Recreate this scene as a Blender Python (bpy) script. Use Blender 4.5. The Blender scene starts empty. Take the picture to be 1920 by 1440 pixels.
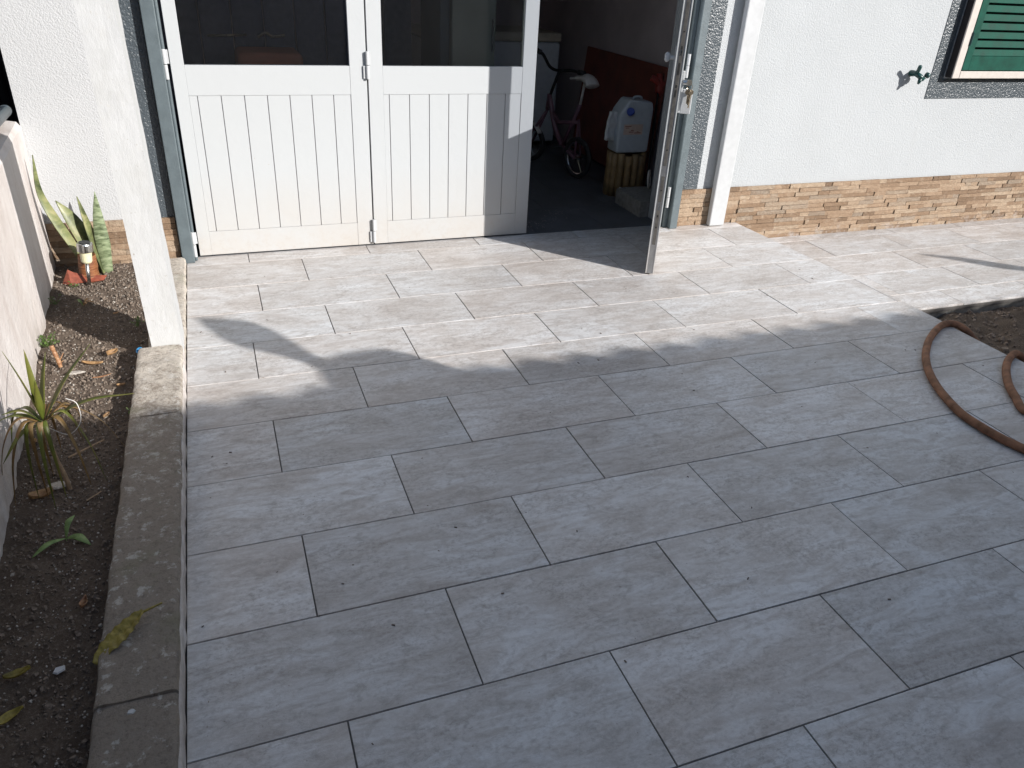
import bpy, bmesh, math, random
from mathutils import Vector, Matrix, noise
random.seed(7)
sc = bpy.context.scene
C = sc.collection
R_ = math.radians

# ------------------------------------------------------------------ camera
cam_d = bpy.data.cameras.new('camera')
cam = bpy.data.objects.new('camera', cam_d)
C.objects.link(cam)
sc.camera = cam
YAW, PITCH, ROLL = R_(21.68487571), R_(29.20024246), R_(3.19855283)
fw = Vector((math.sin(YAW) * math.cos(PITCH), math.cos(YAW) * math.cos(PITCH), -math.sin(PITCH)))
rt = Vector((math.cos(YAW), -math.sin(YAW), 0))
up = rt.cross(fw)
r2 = rt * math.cos(ROLL) + up * math.sin(ROLL)
u2 = -rt * math.sin(ROLL) + up * math.cos(ROLL)
mw = Matrix((r2, u2, -fw)).transposed().to_4x4()
mw.translation = Vector((0.772539519, -5.03050491, 1.38911221))
cam.matrix_world = mw
cam_d.sensor_width = 36
cam_d.lens = 1437.3969 / 1920 * 36
cam_d.clip_start = 0.02
cam_d.clip_end = 3000
sc.render.resolution_x, sc.render.resolution_y = 1024, 768

# ------------------------------------------------------------------ light
SUN_EL, SUN_AZ = R_(22.7), R_(139.1)          # azimuth from +Y towards +X
S = Vector((math.sin(SUN_AZ) * math.cos(SUN_EL), math.cos(SUN_AZ) * math.cos(SUN_EL), math.sin(SUN_EL)))
sl = bpy.data.lights.new('sun', 'SUN')
sl.energy = 4.2
sl.angle = R_(0.5)
sl.color = (1.0, 0.965, 0.93)
so = bpy.data.objects.new('sun', sl)
so.rotation_euler = S.to_track_quat('Z', 'Y').to_euler()
so.location = (4, -6, 8)
C.objects.link(so)
w = bpy.data.worlds.new('World')
sc.world = w
w.use_nodes = True
wn = w.node_tree
sky = wn.nodes.new('ShaderNodeTexSky')
sky.sky_type = 'NISHITA'
sky.sun_disc = False
sky.sun_elevation = SUN_EL
sky.sun_rotation = SUN_AZ
wn.links.new(sky.outputs[0], wn.nodes['Background'].inputs[0])
wn.nodes['Background'].inputs[1].default_value = 0.088
sc.view_settings.view_transform = 'Standard'
sc.view_settings.look = 'None'
sc.view_settings.gamma = 1
sc.view_settings.exposure = 0.80

# ------------------------------------------------------------------ helpers
def tag(o, label=None, cat=None, group=None, kind=None):
    if label: o['label'] = label
    if cat: o['category'] = cat
    if group: o['group'] = group
    if kind: o['kind'] = kind
    return o

def empty(name, label, cat, loc=(0, 0, 0), group=None):
    o = bpy.data.objects.new(name, None)
    C.objects.link(o)
    o.location = loc
    o.empty_display_size = 0.1
    return tag(o, label, cat, group)

class MB:
    def __init__(s):
        s.v, s.f, s.c, s.m = [], [], [], []
    def add(s, vs, fs, col=None, mat=0):
        b = len(s.v)
        s.v += [tuple(x) for x in vs]
        for f in fs:
            s.f.append([b + i for i in f]); s.c.append(col); s.m.append(mat)
        return s
    def box(s, x0, x1, y0, y1, z0, z1, M=None, col=None, mat=0):
        vs = [Vector((x, y, z)) for z in (z0, z1) for y in (y0, y1) for x in (x0, x1)]
        if M: vs = [M @ v for v in vs]
        return s.add(vs, [(0, 2, 3, 1), (4, 5, 7, 6), (0, 1, 5, 4), (2, 6, 7, 3), (0, 4, 6, 2), (1, 3, 7, 5)], col, mat)
    def tube(s, pts, rad, n=10, cap=True, col=None, mat=0, flat=1.0):
        pts = [Vector(p) for p in pts]
        if not hasattr(rad, '__len__'): rad = [rad] * len(pts)
        vs = []
        ref = None
        for i, p in enumerate(pts):
            t = (pts[min(i + 1, len(pts) - 1)] - pts[max(i - 1, 0)]).normalized()
            if ref is None:
                ref = Vector((0, 0, 1)) if abs(t.z) < .9 else Vector((1, 0, 0))
            a = t.cross(ref).normalized()
            b = a.cross(t).normalized()
            ref = b
            for k in range(n):
                an = 2 * math.pi * k / n
                vs.append(p + (a * math.cos(an) + b * math.sin(an) * flat) * rad[i])
        fs = []
        for i in range(len(pts) - 1):
            for k in range(n):
                fs.append((i * n + k, i * n + (k + 1) % n, (i + 1) * n + (k + 1) % n, (i + 1) * n + k))
        if cap:
            fs.append(tuple(range(n))[::-1])
            fs.append(tuple((len(pts) - 1) * n + k for k in range(n)))
        return s.add(vs, fs, col, mat)
    def lathe(s, prof, ctr, n=24, axis=None, col=None, mat=0):
        ctr = Vector(ctr)
        M = Matrix.Identity(3) if axis is None else Vector(axis).normalized().to_track_quat('Z', 'Y').to_matrix()
        vs = [ctr + M @ Vector((r * math.cos(2 * math.pi * k / n), r * math.sin(2 * math.pi * k / n), z)) for r, z in prof for k in range(n)]
        fs = []
        for i in range(len(prof) - 1):
            for k in range(n):
                fs.append((i * n + k, i * n + (k + 1) % n, (i + 1) * n + (k + 1) % n, (i + 1) * n + k))
        fs.append(tuple(range(n))[::-1]); fs.append(tuple((len(prof) - 1) * n + k for k in range(n)))
        return s.add(vs, fs, col, mat)
    def build(s, name, mat, parent=None, smooth=False, bevel=0, seg=1, loc=None):
        me = bpy.data.meshes.new(name)
        me.from_pydata(s.v, [], s.f)
        for m in (mat if isinstance(mat, (list, tuple)) else [mat]): me.materials.append(m)
        if any(s.m): me.polygons.foreach_set('material_index', s.m)
        if any(c is not None for c in s.c):
            at = me.attributes.new('tid', 'FLOAT_COLOR', 'CORNER')
            d = []
            for p in me.polygons:
                c = s.c[p.index] or (0, 0, 0)
                for _ in p.loop_indices: d += [c[0], c[1], c[2], 1.0]
            at.data.foreach_set('color', d)
        if smooth:
            me.polygons.foreach_set('use_smooth', [True] * len(me.polygons))
        me.update()
        o = bpy.data.objects.new(name, me)
        C.objects.link(o)
        if parent: o.parent = parent; o.matrix_parent_inverse = parent_inv(parent)
        if loc: o.location = loc
        if bevel:
            b = o.modifiers.new('bevel', 'BEVEL'); b.width = bevel; b.segments = seg; b.limit_method = 'ANGLE'; b.angle_limit = R_(35)
        return o

def wmat(o):
    m = Matrix.LocRotScale(o.location, o.rotation_euler, o.scale)
    if o.parent: m = wmat(o.parent) @ o.matrix_parent_inverse @ m
    return m
def parent_inv(p): return wmat(p).inverted()

# ------------------------------------------------------------------ materials
class NT:
    def __init__(s, name):
        s.m = bpy.data.materials.new(name); s.m.use_nodes = True
        s.t = s.m.node_tree; s.b = s.t.nodes['Principled BSDF']
        s.co = s.t.nodes.new('ShaderNodeNewGeometry').outputs['Position']
    def n(s, ty, **k):
        nd = s.t.nodes.new('ShaderNode' + ty)
        for a, v in k.items():
            if a.startswith('_'): setattr(nd, a[1:], v)
            else: s.put(nd.inputs[a.replace('__', ' ')], v)
        return nd
    def put(s, sock, v):
        if isinstance(v, bpy.types.NodeSocket): s.t.links.new(v, sock)
        elif isinstance(v, bpy.types.Node): s.t.links.new(v.outputs[0], sock)
        else:
            if hasattr(v, '__len__') and len(v) == 3 and sock.type == 'RGBA': v = (*v, 1)
            sock.default_value = v
    def map(s, scale=(1, 1, 1), rot=(0, 0, 0), loc=(0, 0, 0), src=None):
        return s.n('Mapping', Vector=src or s.co, Scale=scale, Rotation=rot, Location=loc).outputs[0]
    def noise(s, scale, detail=4, rough=.55, dist=0, vec=None):
        return s.n('TexNoise', Vector=vec or s.co, Scale=scale, Detail=detail, Roughness=rough, Distortion=dist).outputs['Fac']
    def ramp(s, fac, stops):
        r = s.t.nodes.new('ShaderNodeValToRGB'); s.put(r.inputs[0], fac)
        e = r.color_ramp.elements
        while len(e) < len(stops): e.new(0.5)
        for x, (p, c) in zip(e, stops):
            x.position = p; x.color = (*c, 1) if hasattr(c, '__len__') else (c, c, c, 1)
        return r.outputs[0]
    def mix(s, f, a, b, mode='MIX'):
        m = s.t.nodes.new('ShaderNodeMix'); m.data_type = 'RGBA'; m.blend_type = mode
        s.put(m.inputs[0], f); s.put(m.inputs[6], a); s.put(m.inputs[7], b)
        return m.outputs[2]
    def math(s, op, a, b=0.0, c=None):
        m = s.t.nodes.new('ShaderNodeMath'); m.operation = op
        s.put(m.inputs[0], a); s.put(m.inputs[1], b)
        if c is not None: s.put(m.inputs[2], c)
        return m.outputs[0]
    def bump(s, h, dist=.002, strength=1.0, normal=None):
        b = s.n('Bump', Height=h, Distance=dist, Strength=strength)
        if normal is not None: s.put(b.inputs['Normal'], normal)
        return b.outputs[0]
    def out(s, col=None, rough=None, nrm=None, metal=None, spec=None):
        if col is not None: s.put(s.b.inputs['Base Color'], col)
        if rough is not None: s.put(s.b.inputs['Roughness'], rough)
        if nrm is not None: s.put(s.b.inputs['Normal'], nrm)
        if metal is not None: s.put(s.b.inputs['Metallic'], metal)
        if spec is not None: s.put(s.b.inputs['Specular IOR Level'], spec)
        return s.m

def simple(name, col, rough=.5, metal=0, var=.12, scale=30, bump=0, spec=.5, detail=4):
    t = NT(name)
    n = t.noise(scale, detail)
    c = t.mix(t.ramp(n, [(.3, 0.0), (.7, 1.0)]), tuple(x * (1 - var) for x in col), tuple(min(1, x * (1 + var)) for x in col))
    r = t.math('MULTIPLY_ADD', n, .2, rough - .1)
    nr = t.bump(t.noise(scale * 4, 3), bump) if bump else None
    return t.out(c, r, nr, metal, spec)

def m_stucco(name, col, b=.0028, rough=.75, sc_=90, spec=.4, dirt=.5):
    t = NT(name)
    v1 = t.noise(sc_, 3, .6, .6)
    v2 = t.n('TexVoronoi', Vector=t.co, Scale=sc_ * 1.3).outputs['Distance']
    h = t.math('MULTIPLY_ADD', v2, -.5, v1)
    big = t.noise(2.2, 5, .6)
    sp = t.ramp(t.noise(170, 2, .7), [(.70, 0.0), (.76, 1.0)])
    c = t.mix(t.ramp(big, [(.35, 0.0), (.75, 1.0)]), col, tuple(x * .93 for x in col))
    c = t.mix(t.math('MULTIPLY', sp, .18 * dirt), c, tuple(x * .5 for x in col))
    streak = t.ramp(t.noise(3, 5, .6, 0, t.map((6, 6, .6))), [(.58, 0.0), (.8, 1.0)])
    c = t.mix(t.math('MULTIPLY', streak, .25 * dirt), c, tuple(x * y for x, y in zip(col, (.78, .72, .66))))
    return t.out(c, rough, t.bump(h, b), spec=spec)

def m_tile():
    t = NT('porcelain_paver')
    att = t.n('Attribute', _attribute_name='tid').outputs['Color']
    sx = t.n('SeparateColor', Color=att)
    off = t.n('VectorMath', _operation='SCALE', Vector=att); off.inputs['Scale'].default_value = 37.0
    p0 = t.n('VectorMath', _operation='ADD'); t.put(p0.inputs[0], t.co); t.put(p0.inputs[1], off.outputs[0])
    ang = t.math('MULTIPLY_ADD', sx.outputs[2], 1.1, -.85)
    rotv = t.n('CombineXYZ', Z=ang)
    def mp(scl):
        mpn = t.n('Mapping', Scale=scl); t.put(mpn.inputs['Vector'], p0.outputs[0]); t.put(mpn.inputs['Rotation'], rotv.outputs[0]); return mpn.outputs[0]
    cloud = t.noise(2.6, 6, .62, .6, mp((1, 2.2, 1)))
    vein = t.noise(5, 9, .66, 1.6, mp((1, 4.2, 1)))
    fine = t.noise(70, 7, .78, .3, mp((1, 1.35, 1)))
    patch = t.ramp(t.noise(3.6, 5, .6, .8, mp((1, 1.8, 1))), [(.40, .22), (.60, 1.0)])
    grain = t.noise(420, 2, .6)
    blot = t.noise(17, 7, .7, .9, mp((1, 1.7, 1)))
    base = t.ramp(cloud, [(.30, (.420, .385, .358)), (.44, (.530, .505, .483)), (.56, (.590, .580, .570)), (.70, (.640, .642, .645))])
    base = t.mix(t.math('MULTIPLY', t.ramp(vein, [(.44, 0.0), (.64, 1.0)]), .58), base, (.360, .312, .276))
    base = t.mix(t.math('MULTIPLY', t.ramp(vein, [(.24, 1.0), (.42, 0.0)]), .7), base, (.70, .695, .69))
    base = t.mix(t.math('MULTIPLY', t.ramp(blot, [(.52, 0.0), (.66, 1.0)]), .5), base, (.285, .255, .232))
    base = t.mix(t.math('MULTIPLY', t.math('MULTIPLY', t.ramp(fine, [(.49, 0.0), (.62, 1.0)]), .56), patch), base, (.235, .212, .192))
    base = t.mix(t.math('MULTIPLY', t.ramp(fine, [(.32, 1.0), (.47, 0.0)]), .28), base, (.72, .71, .70))
    tone = t.math('MULTIPLY_ADD', sx.outputs[0], .16, .92)
    base = t.mix(1.0, base, t.n('CombineXYZ', X=tone, Y=tone, Z=tone).outputs[0], 'MULTIPLY')
    warm = t.ramp(sx.outputs[1], [(0, (1.02, .998, .98)), (1, (.975, 1.0, 1.02))])
    base = t.mix(.8, base, warm, 'MULTIPLY')
    sp = t.ramp(t.noise(95, 1, .5), [(.765, 0.0), (.785, 1.0)])
    base = t.mix(t.math('MULTIPLY', sp, .5), base, (.16, .13, .11))
    h = t.math('ADD', t.math('MULTIPLY', grain, .35), t.math('MULTIPLY', fine, .8))
    rough = t.math('MULTIPLY_ADD', fine, .25, .36)
    return t.out(base, rough, t.bump(h, .0011), spec=.5)

def m_stone():
    t = NT('split_stone')
    att = t.n('Attribute', _attribute_name='tid').outputs['Color']
    sx = t.n('SeparateColor', Color=att)
    base = t.ramp(sx.outputs[0], [(0, (.17, .115, .075)), (.22, (.27, .185, .12)), (.5, (.36, .258, .175)), (.8, (.43, .33, .235)), (1, (.27, .22, .17))])
    n1 = t.noise(38, 7, .7, .5, t.map((1, 1, 2.6)))
    base = t.mix(t.math('MULTIPLY', t.ramp(n1, [(.42, 0.0), (.66, 1.0)]), .55), base, (.20, .125, .075))
    base = t.mix(t.math('MULTIPLY', t.ramp(t.noise(21, 6, .7), [(.55, 0.0), (.7, 1.0)]), .45), base, (.48, .40, .31))
    z = t.n('SeparateXYZ', Vector=t.co).outputs[2]
    lime = t.math('MULTIPLY', t.ramp(t.noise(13, 6, .75), [(.50, 0.0), (.66, 1.0)]), t.ramp(t.math('MULTIPLY_ADD', z, 4.0, .55), [(.05, 1.0), (.40, .0)]))
    base = t.mix(t.math('MULTIPLY', lime, .8), base, (.44, .40, .37))
    return t.out(base, .85, t.bump(t.math('ADD', t.noise(60, 8, .75), t.math('MULTIPLY', n1, .6)), .010), spec=.3)

def m_soil(name, c1, c2, c3, sc_=1.0):
    t = NT(name)
    n = t.noise(14 * sc_, 8, .7); f = t.noise(140 * sc_, 6, .8)
    base = t.mix(t.ramp(n, [(.35, 0.0), (.65, 1.0)]), c1, c2)
    base = t.mix(t.ramp(f, [(.50, 0.0), (.70, 1.0)]), base, c3)
    base = t.mix(t.math('MULTIPLY', t.ramp(t.noise(230, 2, .6), [(.68, 0.0), (.74, 1.0)]), .55), base, (.34, .31, .27))
    return t.out(base, .95, t.bump(t.math('ADD', f, n), .012), spec=.2)

def m_curb():
    t = NT('weathered_concrete')
    base = t.mix(t.noise(9, 6, .7), (.52, .47, .40), (.65, .595, .52))
    y = t.n('SeparateXYZ', Vector=t.co).outputs[1]
    # dirt and lichen patches, heavier towards the street end
    pm = t.math('ADD', t.noise(19, 10, .9, .3), t.ramp(t.math('MULTIPLY_ADD', y, -.55, -1.30), [(0, -.0), (.55, .22)]))
    base = t.mix(t.math('MULTIPLY', t.ramp(pm, [(.50, 0.0), (.62, 1.0)]), .85), base, (.27, .225, .18))
    base = t.mix(t.math('MULTIPLY', t.ramp(t.noise(58, 8, .85), [(.50, 0.0), (.62, 1.0)]), .62), base, (.16, .13, .105))
    base = t.mix(t.math('MULTIPLY', t.ramp(t.noise(33, 7, .7), [(.56, 0.0), (.64, 1.0)]), .7), base, (.66, .63, .58))
    base = t.mix(t.math('MULTIPLY', t.ramp(t.noise(6, 4, .6), [(.56, 0.0), (.68, 1.0)]), .3), base, (.16, .18, .09))
    return t.out(base, .92, t.bump(t.math('ADD', t.noise(90, 8, .8), t.noise(24, 5, .7)), .009), spec=.25)

def m_whitewash(name, col=(.60, .565, .54)):
    t = NT(name)
    n = t.noise(5, 7, .65, .3, t.map((1, 1, .45)))
    base = t.mix(t.ramp(n, [(.40, 0.0), (.68, 1.0)]), col, tuple(x * y for x, y in zip(col, (.80, .76, .74))))
    base = t.mix(t.math('MULTIPLY', t.ramp(t.noise(26, 8, .75), [(.56, 0.0), (.70, 1.0)]), .35), base, (.33, .28, .25))
    z = t.n('SeparateXYZ', Vector=t.co).outputs[2]
    low = t.ramp(t.math('MULTIPLY_ADD', z, 2.2, .02), [(0, 1.0), (.30, 0.0)])
    base = t.mix(t.math('MULTIPLY', t.math('MULTIPLY', low, t.ramp(t.noise(18, 6, .7), [(.38, 0.0), (.6, 1.0)])), .7), base, (.27, .23, .18))
    return t.out(base, .85, t.bump(t.math('ADD', t.noise(45, 8, .7), t.noise(7, 3)), .006), spec=.3)

def m_post():
    t = NT('limewashed_post')
    n = t.noise(11, 7, .7, .2, t.map((1, 1, .35)))
    base = t.mix(t.ramp(n, [(.42, 0.0), (.7, 1.0)]), (.460, .466, .466), (.42, .422, .41))
    base = t.mix(t.math('MULTIPLY', t.ramp(t.noise(60, 3, .6), [(.69, 0.0), (.74, 1.0)]), .8), base, (.22, .19, .15))
    base = t.mix(t.math('MULTIPLY', t.ramp(t.noise(30, 7, .75), [(.60, 0.0), (.72, 1.0)]), .4), base, (.40, .36, .29))
    return t.out(base, .8, t.bump(t.math('ADD', t.noise(50, 7, .7, 0, t.map((1, 1, .4))), n), .0022), spec=.3)

def m_door():
    t = NT('white_door_paint')
    z = t.n('SeparateXYZ', Vector=t.co).outputs[2]
    n = t.noise(4, 6, .6)
    low = t.ramp(z, [(.0, 1.0), (.42, 0.0)])
    base = t.mix(t.math('MULTIPLY', t.math('MULTIPLY', low, t.ramp(n, [(.3, .3), (.65, 1.0)])), .55), (.420, .436, .442), (.42, .365, .305))
    base = t.mix(t.math('MULTIPLY', t.ramp(t.noise(60, 3, .6), [(.72, 0.0), (.76, 1.0)]), .45), base, (.33, .26, .20))
    spl = t.math('MULTIPLY', t.ramp(z, [(.0, 1.0), (.16, 0.0)]), t.ramp(t.noise(35, 8, .8), [(.48, 0.0), (.66, 1.0)]))
    base = t.mix(t.math('MULTIPLY', spl, .45), base, (.36, .30, .25))
    scf = t.ramp(t.noise(9, 3, .5, .2, t.map((1, 1, 14))), [(.72, 0.0), (.75, 1.0)])
    base = t.mix(t.math('MULTIPLY', scf, .12), base, (.25, .23, .22))
    return t.out(base, .42, t.bump(t.noise(25, 3), .0008), spec=.4)

def m_glass(name, tint=(.42, .45, .46)):
    t = NT(name)
    tr = t.n('BsdfTransparent', Color=tint)
    gl = t.n('BsdfGlossy', Roughness=.02, Color=(.9, .93, 1))
    fr = t.n('Fresnel', IOR=1.5)
    mx = t.n('MixShader'); t.put(mx.inputs[0], fr.outputs[0]); t.put(mx.inputs[1], tr.outputs[0]); t.put(mx.inputs[2], gl.outputs[0])
    df = t.n('BsdfDiffuse', Color=(.5, .5, .48))
    dust = t.math('ADD', t.math('MULTIPLY', t.ramp(t.noise(240, 1, .5), [(.775, 0.0), (.79, 1.0)]), .5), t.math('MULTIPLY', t.math('ADD', t.noise(5, 6, .7, 0, t.map((3, 3, .7))), .35), .011))
    m2 = t.n('MixShader'); t.put(m2.inputs[0], dust); t.put(m2.inputs[1], mx.outputs[0]); t.put(m2.inputs[2], df.outputs[0])
    t.put(t.t.nodes['Material Output'].inputs[0], m2.outputs[0])
    return t.m

def m_leaf(name, c1, c2, c3, axis_scale=(1, 1, 1), sc_=30, trans=.25, rough=.45):
    t = NT(name)
    n = t.noise(sc_, 5, .65, .5, t.map(axis_scale))
    base = t.ramp(n, [(.33, c1), (.52, c2), (.70, c3)])
    t.out(base, rough, t.bump(n, .001))
    tl = t.n('BsdfTranslucent', Color=base)
    mx = t.n('MixShader'); mx.inputs[0].default_value = trans
    t.put(mx.inputs[1], t.b.outputs[0]); t.put(mx.inputs[2], tl.outputs[0])
    t.put(t.t.nodes['Material Output'].inputs[0], mx.outputs[0])
    return t.m

M_ = dict(
    tile=m_tile(), stone=m_stone(), curb=m_curb(), door=m_door(), post=m_post(),
    wall=m_stucco('white_stucco', (.392, .410, .420), .0027, sc_=105),
    wallL=m_stucco('old_white_stucco', (.425, .432, .438), .0026, sc_=110),
    band=m_stucco('grey_gloss_stucco', (.06, .073, .083), .0040, .30, 75, .5, .0),
    lowwall=m_whitewash('old_whitewash'),
    soil=m_soil('dark_soil', (.10, .074, .056), (.17, .132, .102), (.25, .20, .16)),
    soil2=m_soil('dry_brown_soil', (.14, .10, .072), (.24, .175, .125), (.33, .26, .19)),
    ground=m_soil('far_earth', (.12, .10, .08), (.17, .15, .12), (.2, .18, .15), .1),
    grout=simple('grout', (.13, .12, .11), .95, var=.2),
    frame=simple('grey_metal_paint', (.085, .108, .118), .5, var=.10, scale=20, bump=.0006),
    white=simple('white_metal', (.43, .44, .447), .4, var=.05),
    cream=simple('cream_window_paint', (.47, .43, .39), .5, var=.06),
    green=simple('green_shutter_paint', (.006, .058, .040), .65, var=.25, scale=14, bump=.0006, spec=.12),
    dgreen=simple('dark_green_iron', (.008, .045, .042), .35, var=.2, scale=40),
    alu=simple('aluminium_edge', (.42, .42, .42), .38, .85, var=.12, scale=40),
    alud=simple('dull_lock_strip', (.17, .16, .145), .42, .6, var=.2, scale=50),
    black=simple('black_hole', (.012, .012, .012), .8),
    steel=simple('steel', (.55, .55, .54), .22, 1, var=.1),
    brass=simple('worn_brass', (.40, .33, .24), .3, .9, var=.25, scale=120),
    hose=simple('brown_hose_rubber', (.235, .118, .068), .7, spec=.2, var=.42, scale=26, bump=.0008, detail=8),
    glass=m_glass('door_glass', (.78, .79, .81)), glassD=m_glass('window_glass', (.2, .2, .2)),
    inwall=simple('garage_plaster', (.50, .43, .43), .9, var=.15, scale=3, bump=.002),
    infloor=simple('dark_garage_tile', (.10, .105, .115), .5, var=.35, scale=5, bump=.001, detail=8),
    dust=simple('concrete_dust', (.36, .33, .31), .95, var=.3),
    freezer=simple('freezer_enamel', (.62, .66, .70), .4, var=.06), lid=simple('freezer_lid', (.55, .50, .40), .5, var=.08),
    panel=simple('red_brown_board', (.20, .055, .035), .55, var=.25, scale=9, detail=8),
    pink=simple('pink_bike_paint', (.17, .085, .115), .35, var=.1), rubber=simple('tyre_rubber', (.03, .03, .032), .7),
    seatw=simple('white_vinyl', (.6, .58, .55), .5), jerry=simple('milky_plastic', (.50, .545, .58), .35, var=.06),
    blue=simple('blue_plastic', (.03, .06, .32), .35), label_=simple('pale_label', (.62, .48, .40), .6, var=.1),
    labeld=simple('label_print', (.30, .10, .06), .6), bag=simple('white_paper', (.62, .64, .64), .7, var=.1),
    bamboo=simple('yellow_cane', (.27, .175, .08), .5, var=.3, scale=14), red=simple('red_plastic', (.30, .045, .035), .4),
    block=simple('concrete_block', (.24, .23, .21), .95, var=.25, scale=40, bump=.004),
    brownbox=simple('brown_cardboard', (.62, .25, .15), .8, var=.12, scale=6),
    olive=simple('olive_cupboard_paint', (.34, .36, .28), .6, var=.12, scale=5), navy=simple('reflected_siding_blue', (.13, .14, .19), .6, var=.2),
    pot=m_leaf('rusty_clay', (.10, .035, .016), (.20, .075, .03), (.32, .16, .07), (1, 1, 7), 18, .0, .5),
    shard=simple('rust_brown_shard', (.20, .052, .028), .4, var=.35, scale=40),
    lens=simple('yellowed_lens', (.60, .57, .38), .3, var=.08),
    darkp=simple('dark_shade_panel', (.02, .017, .018), .9),  # near black colour that stands in for deep shade
    pipe=simple('grey_pipe', (.12, .15, .165), .4, .1, var=.12, scale=60),
    shell=simple('shell_bits', (.36, .33, .29), .8, var=.35, scale=200),
    crumb=simple('soil_crumbs', (.155, .122, .095), .95, var=.6, scale=120),
    crumb2=simple('brown_crumbs', (.27, .20, .145), .95, var=.5, scale=120),
    dryleaf=m_leaf('dry_leaf', (.22, .11, .045), (.40, .24, .11), (.52, .35, .18), (1, 1, 1), 60, .2),
    yleaf=m_leaf('yellowing_leaf', (.15, .12, .02), (.30, .235, .04), (.38, .30, .08), (1, 1, 1), 50, .15),
    weed=m_leaf('weed_leaf', (.05, .10, .02), (.10, .17, .035), (.16, .25, .06), (1, 1, 1), 90, .3),
    pale=m_leaf('pale_green_leaf', (.13, .20, .06), (.20, .30, .10), (.28, .36, .14), (1, 1, 1), 60, .2),
    drac=m_leaf('spiky_leaf', (.075, .105, .015), (.14, .155, .028), (.21, .175, .05), (1, 1, 1), 14, .25, .4),
    dracd=m_leaf('dry_spiky_leaf', (.13, .085, .025), (.22, .13, .045), (.28, .20, .09), (1, 1, 1), 18, .2, .5),
    snake=m_leaf('snake_leaf', (.055, .075, .035), (.22, .27, .15), (.34, .38, .25), (.7, .7, 3.2), 34, .12, .35),
    snaked=m_leaf('snake_leaf_edge', (.045, .06, .025), (.17, .19, .075), (.36, .33, .17), (1, 1, 1.2), 11, .15, .4),
    stub=m_leaf('orange_stub', (.17, .075, .035), (.30, .15, .07), (.44, .31, .19), (1, 1, 3), 60, .0),
    terrac=simple('roof_clay', (.36, .15, .08), .8, var=.25, scale=8), render=simple('neighbour_render', (.20, .19, .18), .9, var=.1, scale=3),
    slat=simple('dark_grey_boards', (.05, .055, .06), .6, var=.2, scale=4),
    twig=simple('dry_twig', (.30, .21, .13), .9, var=.3, scale=60), bigleaf=m_leaf('banana_leaf', (.03, .08, .01), (.05, .12, .02), (.08, .16, .03), trans=.15),
)

# ------------------------------------------------------------------ ground
g = MB(); g.add([(-800, -800, -.30), (800, -800, -.30), (800, 800, -.30), (-800, 800, -.30)], [(0, 1, 2, 3)])
tag(g.build('ground', M_['ground']), kind='structure')

# paved patio (real tiles with open joints over a mortar bed)
B = 0.30486774; LX = 0.568; TL = 0.6
PH = {3: .478, 4: .896, 5: .506, 6: .943, 7: .405, 8: .973, 9: .443, 10: .995, 11: .479, 12: 1.002, 13: .512, 14: 1.02}
def edgeX(y):
    return 3.757 + min(.086, max(0, (-1.18 - y)) * .065)
def tiles(mb, x0, x1, ya, yb, z, ph, edge=None):
    """one row of pavers between lines ya > yb"""
    J = .0019
    x = x0; nx = x0 + (ph % 1.0) * TL
    if nx - x0 < .03: nx += TL
    while x < x1 - .02:
        e = min(nx, x1)
        last = e >= x1 - .001
        rnd = (random.random(), random.random(), random.random())
        dz = random.uniform(-.0007, .0007)
        xa = x + J if x > x0 + .001 else x
        c = .0006
        T = [(xa, yb + J), (e - J, yb + J), (e - J, ya - J), (xa, ya - J)]
        if last and edge: T[1] = (edge(yb), yb + J); T[2] = (edge(ya), ya - J)
        I = [(T[0][0] + c, T[0][1] + c), (T[1][0] - c, T[1][1] + c), (T[2][0] - c, T[2][1] - c), (T[3][0] + c, T[3][1] - c)]
        vs = [(a, b, z - .012) for a, b in T] + [(a, b, z - c + dz) for a, b in T] + [(a, b, z + dz) for a, b in I]
        fs = [(8, 9, 10, 11)] + [(k, (k + 1) % 4, 4 + (k + 1) % 4, 4 + k) for k in range(4)] + [(4 + k, 4 + (k + 1) % 4, 8 + (k + 1) % 4, 8 + k) for k in range(4)]
        mb.add(vs, fs, rnd)
        x = e; nx += TL
pt = MB(); GB = MB()
for j in range(3, 25):
    ya, yb = -j * B, -(j + 1) * B
    if j == 3: ya = -1.0925
    tiles(pt, LX, edgeX(yb), ya, yb, 0, PH.get(j, .99 if j % 2 == 0 else .5), edgeX)
pt.box(LX - .0, 3.755, -1.12, -1.20, -.16, -.0035, mat=1)
ys = [-1.20, -2.54, -7.6]
for a, b in zip(ys[:-1], ys[1:]):
    vs = [(LX, b, -.30), (edgeX(b) - .002, b, -.30), (edgeX(a) - .002, a, -.30), (LX, a, -.30), (LX, b, -.0035), (edgeX(b) - .002, b, -.0035), (edgeX(a) - .002, a, -.0035), (LX, a, -.0035)]
    pt.add(vs, [(4, 5, 6, 7), (0, 1, 5, 4), (1, 2, 6, 5), (2, 3, 7, 6), (3, 0, 4, 7)], (0, 0, 0), 1)
tag(pt.build('patio_paving', [M_['tile'], M_['grout']]), kind='structure')

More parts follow.
